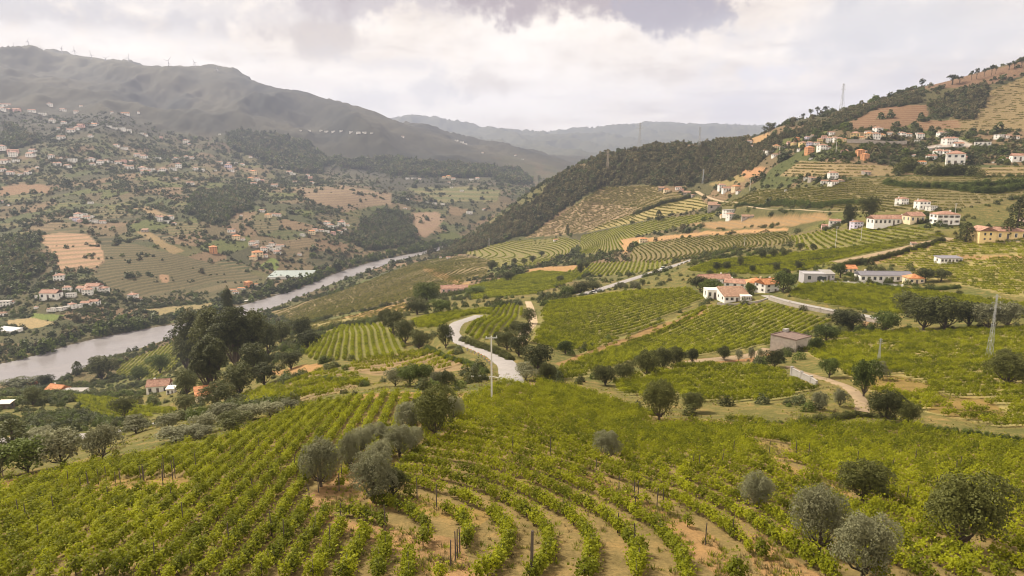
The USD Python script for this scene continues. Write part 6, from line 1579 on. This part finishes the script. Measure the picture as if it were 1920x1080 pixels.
def car(label, px, py, rz, look, van=False):
    g = ground(px, py, near=250)
    i = _road_tree[0][0].query(g[:2])[1]
    z = _road_tree[0][1][i] + 0.14
    o = holder("car")
    place(o, (g[0], g[1], z), rz)
    ln, wd, ht = (4.7, 1.85, 1.85) if van else (4.2, 1.72, 1.46)
    lo = [(-ln / 2, 0.35), (-ln / 2 + 0.1, 0.78), (-ln * 0.28, 0.92), (ln * 0.30, 0.95), (ln / 2 - 0.05, 0.85), (ln / 2, 0.4)]
    def along(prof, hw):
        v, f = prism([(y, zz) for y, zz in prof], -hw, hw)
        return np.column_stack([v[:, 1], v[:, 0], v[:, 2]]), f[:, ::-1]
    part("body", along(lo, wd / 2), L[look], o)
    cab = [(-ln * 0.27, 0.90), (-ln * 0.14, ht), (ln * (0.42 if van else 0.24), ht), (ln * (0.46 if van else 0.40), 0.93)]
    part("cabin", along(cab, wd / 2 - 0.12), L["glass_dark"], o)
    part("roof", along([(-ln * 0.14, ht + 0.003), (ln * (0.42 if van else 0.24), ht + 0.003), (ln * (0.42 if van else 0.24), ht + 0.05), (-ln * 0.14, ht + 0.05)], wd / 2 - 0.1), L[look], o)
    for x in (-ln * 0.32, ln * 0.31):
        for s in (-1, 1):
            w = part("wheel", tube([(x, s * (wd / 2 - 0.2), 0.31), (x, s * (wd / 2 + 0.015), 0.31)], [0.31, 0.31], 14), L["rubber"], o)
            part("rim", tube([(x, s * (wd / 2 + 0.01), 0.31), (x, s * (wd / 2 + 0.03), 0.31)], [0.19, 0.19], 10), L["steel"], w)
    for s in (-1, 1):
        part("headlight", box(-ln / 2 - 0.02, -ln / 2 + 0.08, s * 0.62 - 0.16, s * 0.62 + 0.16, 0.58, 0.74), L["lamp_glass"], o)
    tag(stage.GetPrimAtPath(o), label, "car")
car("white car parked at the start of the visible valley road", 1113, 550, 2.7, "car_white")
car("silver car parked close behind the white one", 1126, 547, 2.7, "car_silver")
car("white van driving on the far stretch of the valley road", 1242, 505, 0.62, "car_white", van=True)

# bollards and rail at the road bend
bend = _laid[0][2]
dd = np.gradient(bend[:, :2], axis=0); dd /= np.linalg.norm(dd, axis=1, keepdims=True)
bpx, bpy = pix(bend[:, 0], bend[:, 1], bend[:, 2])
UsdGeom.Xform.Define(stage, "/World/kinds/bollard")
part("post", join([box(-0.13, 0.13, -0.13, 0.13, -0.3, 0.72)]), L["concrete"], "/World/kinds/bollard")
part("cap", box(-0.15, 0.15, -0.15, 0.15, 0.723, 0.86), L["orange_tiles"], "/World/kinds/bollard")
ks = np.nonzero((bpy > 655) & (bpy < 704) & (bpx > 880))[0][::2]
for k in ks:
    q = bend[k, :2] + np.array([-dd[k, 1], dd[k, 0]]) * 4.1
    copy_of("/World/kinds/bollard", "bollard", (*q, bend[k, 2] + 0.05), math.atan2(dd[k, 1], dd[k, 0]), 1.0, "small stone roadside post on the outer edge of the road bend", "bollard", "roadside posts of the bend")
o = holder("guard_rail")
gq = np.array([ground(px, py) for px, py in [(884, 712), (900, 711), (918, 712), (934, 714)]])
part("rail", tube(gq + [0, 0, 0.75], [0.07] * len(gq), 6), L["white_wall"], o)
for q in gq:
    part("post", box(q[0] - 0.07, q[0] + 0.07, q[1] - 0.07, q[1] + 0.07, q[2] - 0.3, q[2] + 0.85), L["white_wall"], o)
tag(stage.GetPrimAtPath(o), "low white railing at the crest beside the vanishing road", "railing")
# jetty and boats by the landing
def boat(label, px, py, ln, rz):
    q = to_level(px, py)
    o = holder("boat")
    place(o, (q[0], q[1], 0.0), rz)
    sec = [(-0.5, 0.8), (-0.3, 1.0), (0.1, 1.0), (0.35, 0.7), (0.5, 0.05)]
    rings = [[(x * ln, -w * ln * 0.13, 0.95), (x * ln, -w * ln * 0.09, -0.3), (x * ln, w * ln * 0.09, -0.3), (x * ln, w * ln * 0.13, 0.95)] for x, w in sec]
    v = np.array(rings).reshape(-1, 3)
    f = []
    for i in range(4):
        for j in range(4):
            a, b = i * 4 + j, i * 4 + (j + 1) % 4
            f += [[a, b, b + 4], [a, b + 4, a + 4]]
    f += [[0, 2, 1], [0, 3, 2]]
    part("hull", (v, np.array(f)), L["white_wall"], o)
    part("cabin", box(-ln * 0.3, ln * 0.08, -ln * 0.07, ln * 0.07, 0.953, 2.3), L["glass_dark"], o)
    part("cabin_roof", box(-ln * 0.33, ln * 0.1, -ln * 0.08, ln * 0.08, 2.303, 2.45), L["white_wall"], o)
    tag(stage.GetPrimAtPath(o), label, "boat")
boat("long white boat moored nearest the tall grove at the far bank landing", 470, 565, 26, 0.75)
boat("white boat moored beside the jetty at the landing", 497, 556, 18, 0.75)
q0, q1 = to_level(505, 556), to_level(535, 548)
o = holder("jetty")
d_ = (q1 - q0) / np.linalg.norm(q1 - q0); n_ = np.array([-d_[1], d_[0]])
dk = np.array([[*(q0 + n_ * s), z] for s in (-3, 3) for z in (0.7, 1.1)] + [[*(q1 + n_ * s), z] for s in (-3, 3) for z in (0.7, 1.1)])
part("deck", (dk, np.array([[0, 1, 3], [0, 3, 2], [4, 6, 7], [4, 7, 5], [0, 4, 5], [0, 5, 1], [2, 3, 7], [2, 7, 6], [0, 2, 6], [0, 6, 4], [1, 5, 7], [1, 7, 3]])), L["concrete"], o)
for t in (0.1, 0.5, 0.9):
    for s in (-2.6, 2.6):
        c = q0 + (q1 - q0) * t + n_ * s
        part("pile", tube([(*c, -3), (*c, 1.6)], [0.3, 0.3], 6), L["post_wood"], o)
tag(stage.GetPrimAtPath(o), "pale jetty at the boat landing on the far bank", "jetty")

# ------------------------------------------------------------------ the air
HAZE = usdkit.material(stage, "/World/Looks/haze_air", {"v": ("principled_volume", {"color": (0.60, 0.68, 0.93), "density": HAZE_DENSITY, "anisotropy": 0.0})}, [], volume="v.volume")
hz = part("haze", box(-17600, 17600, -300, 13600, float(Z_.min()) - 1.5, float(Z_.max()) + 130), HAZE)
tag(stage.GetPrimAtPath(hz), "pale bluish summer haze filling the valley", None, None, "stuff")
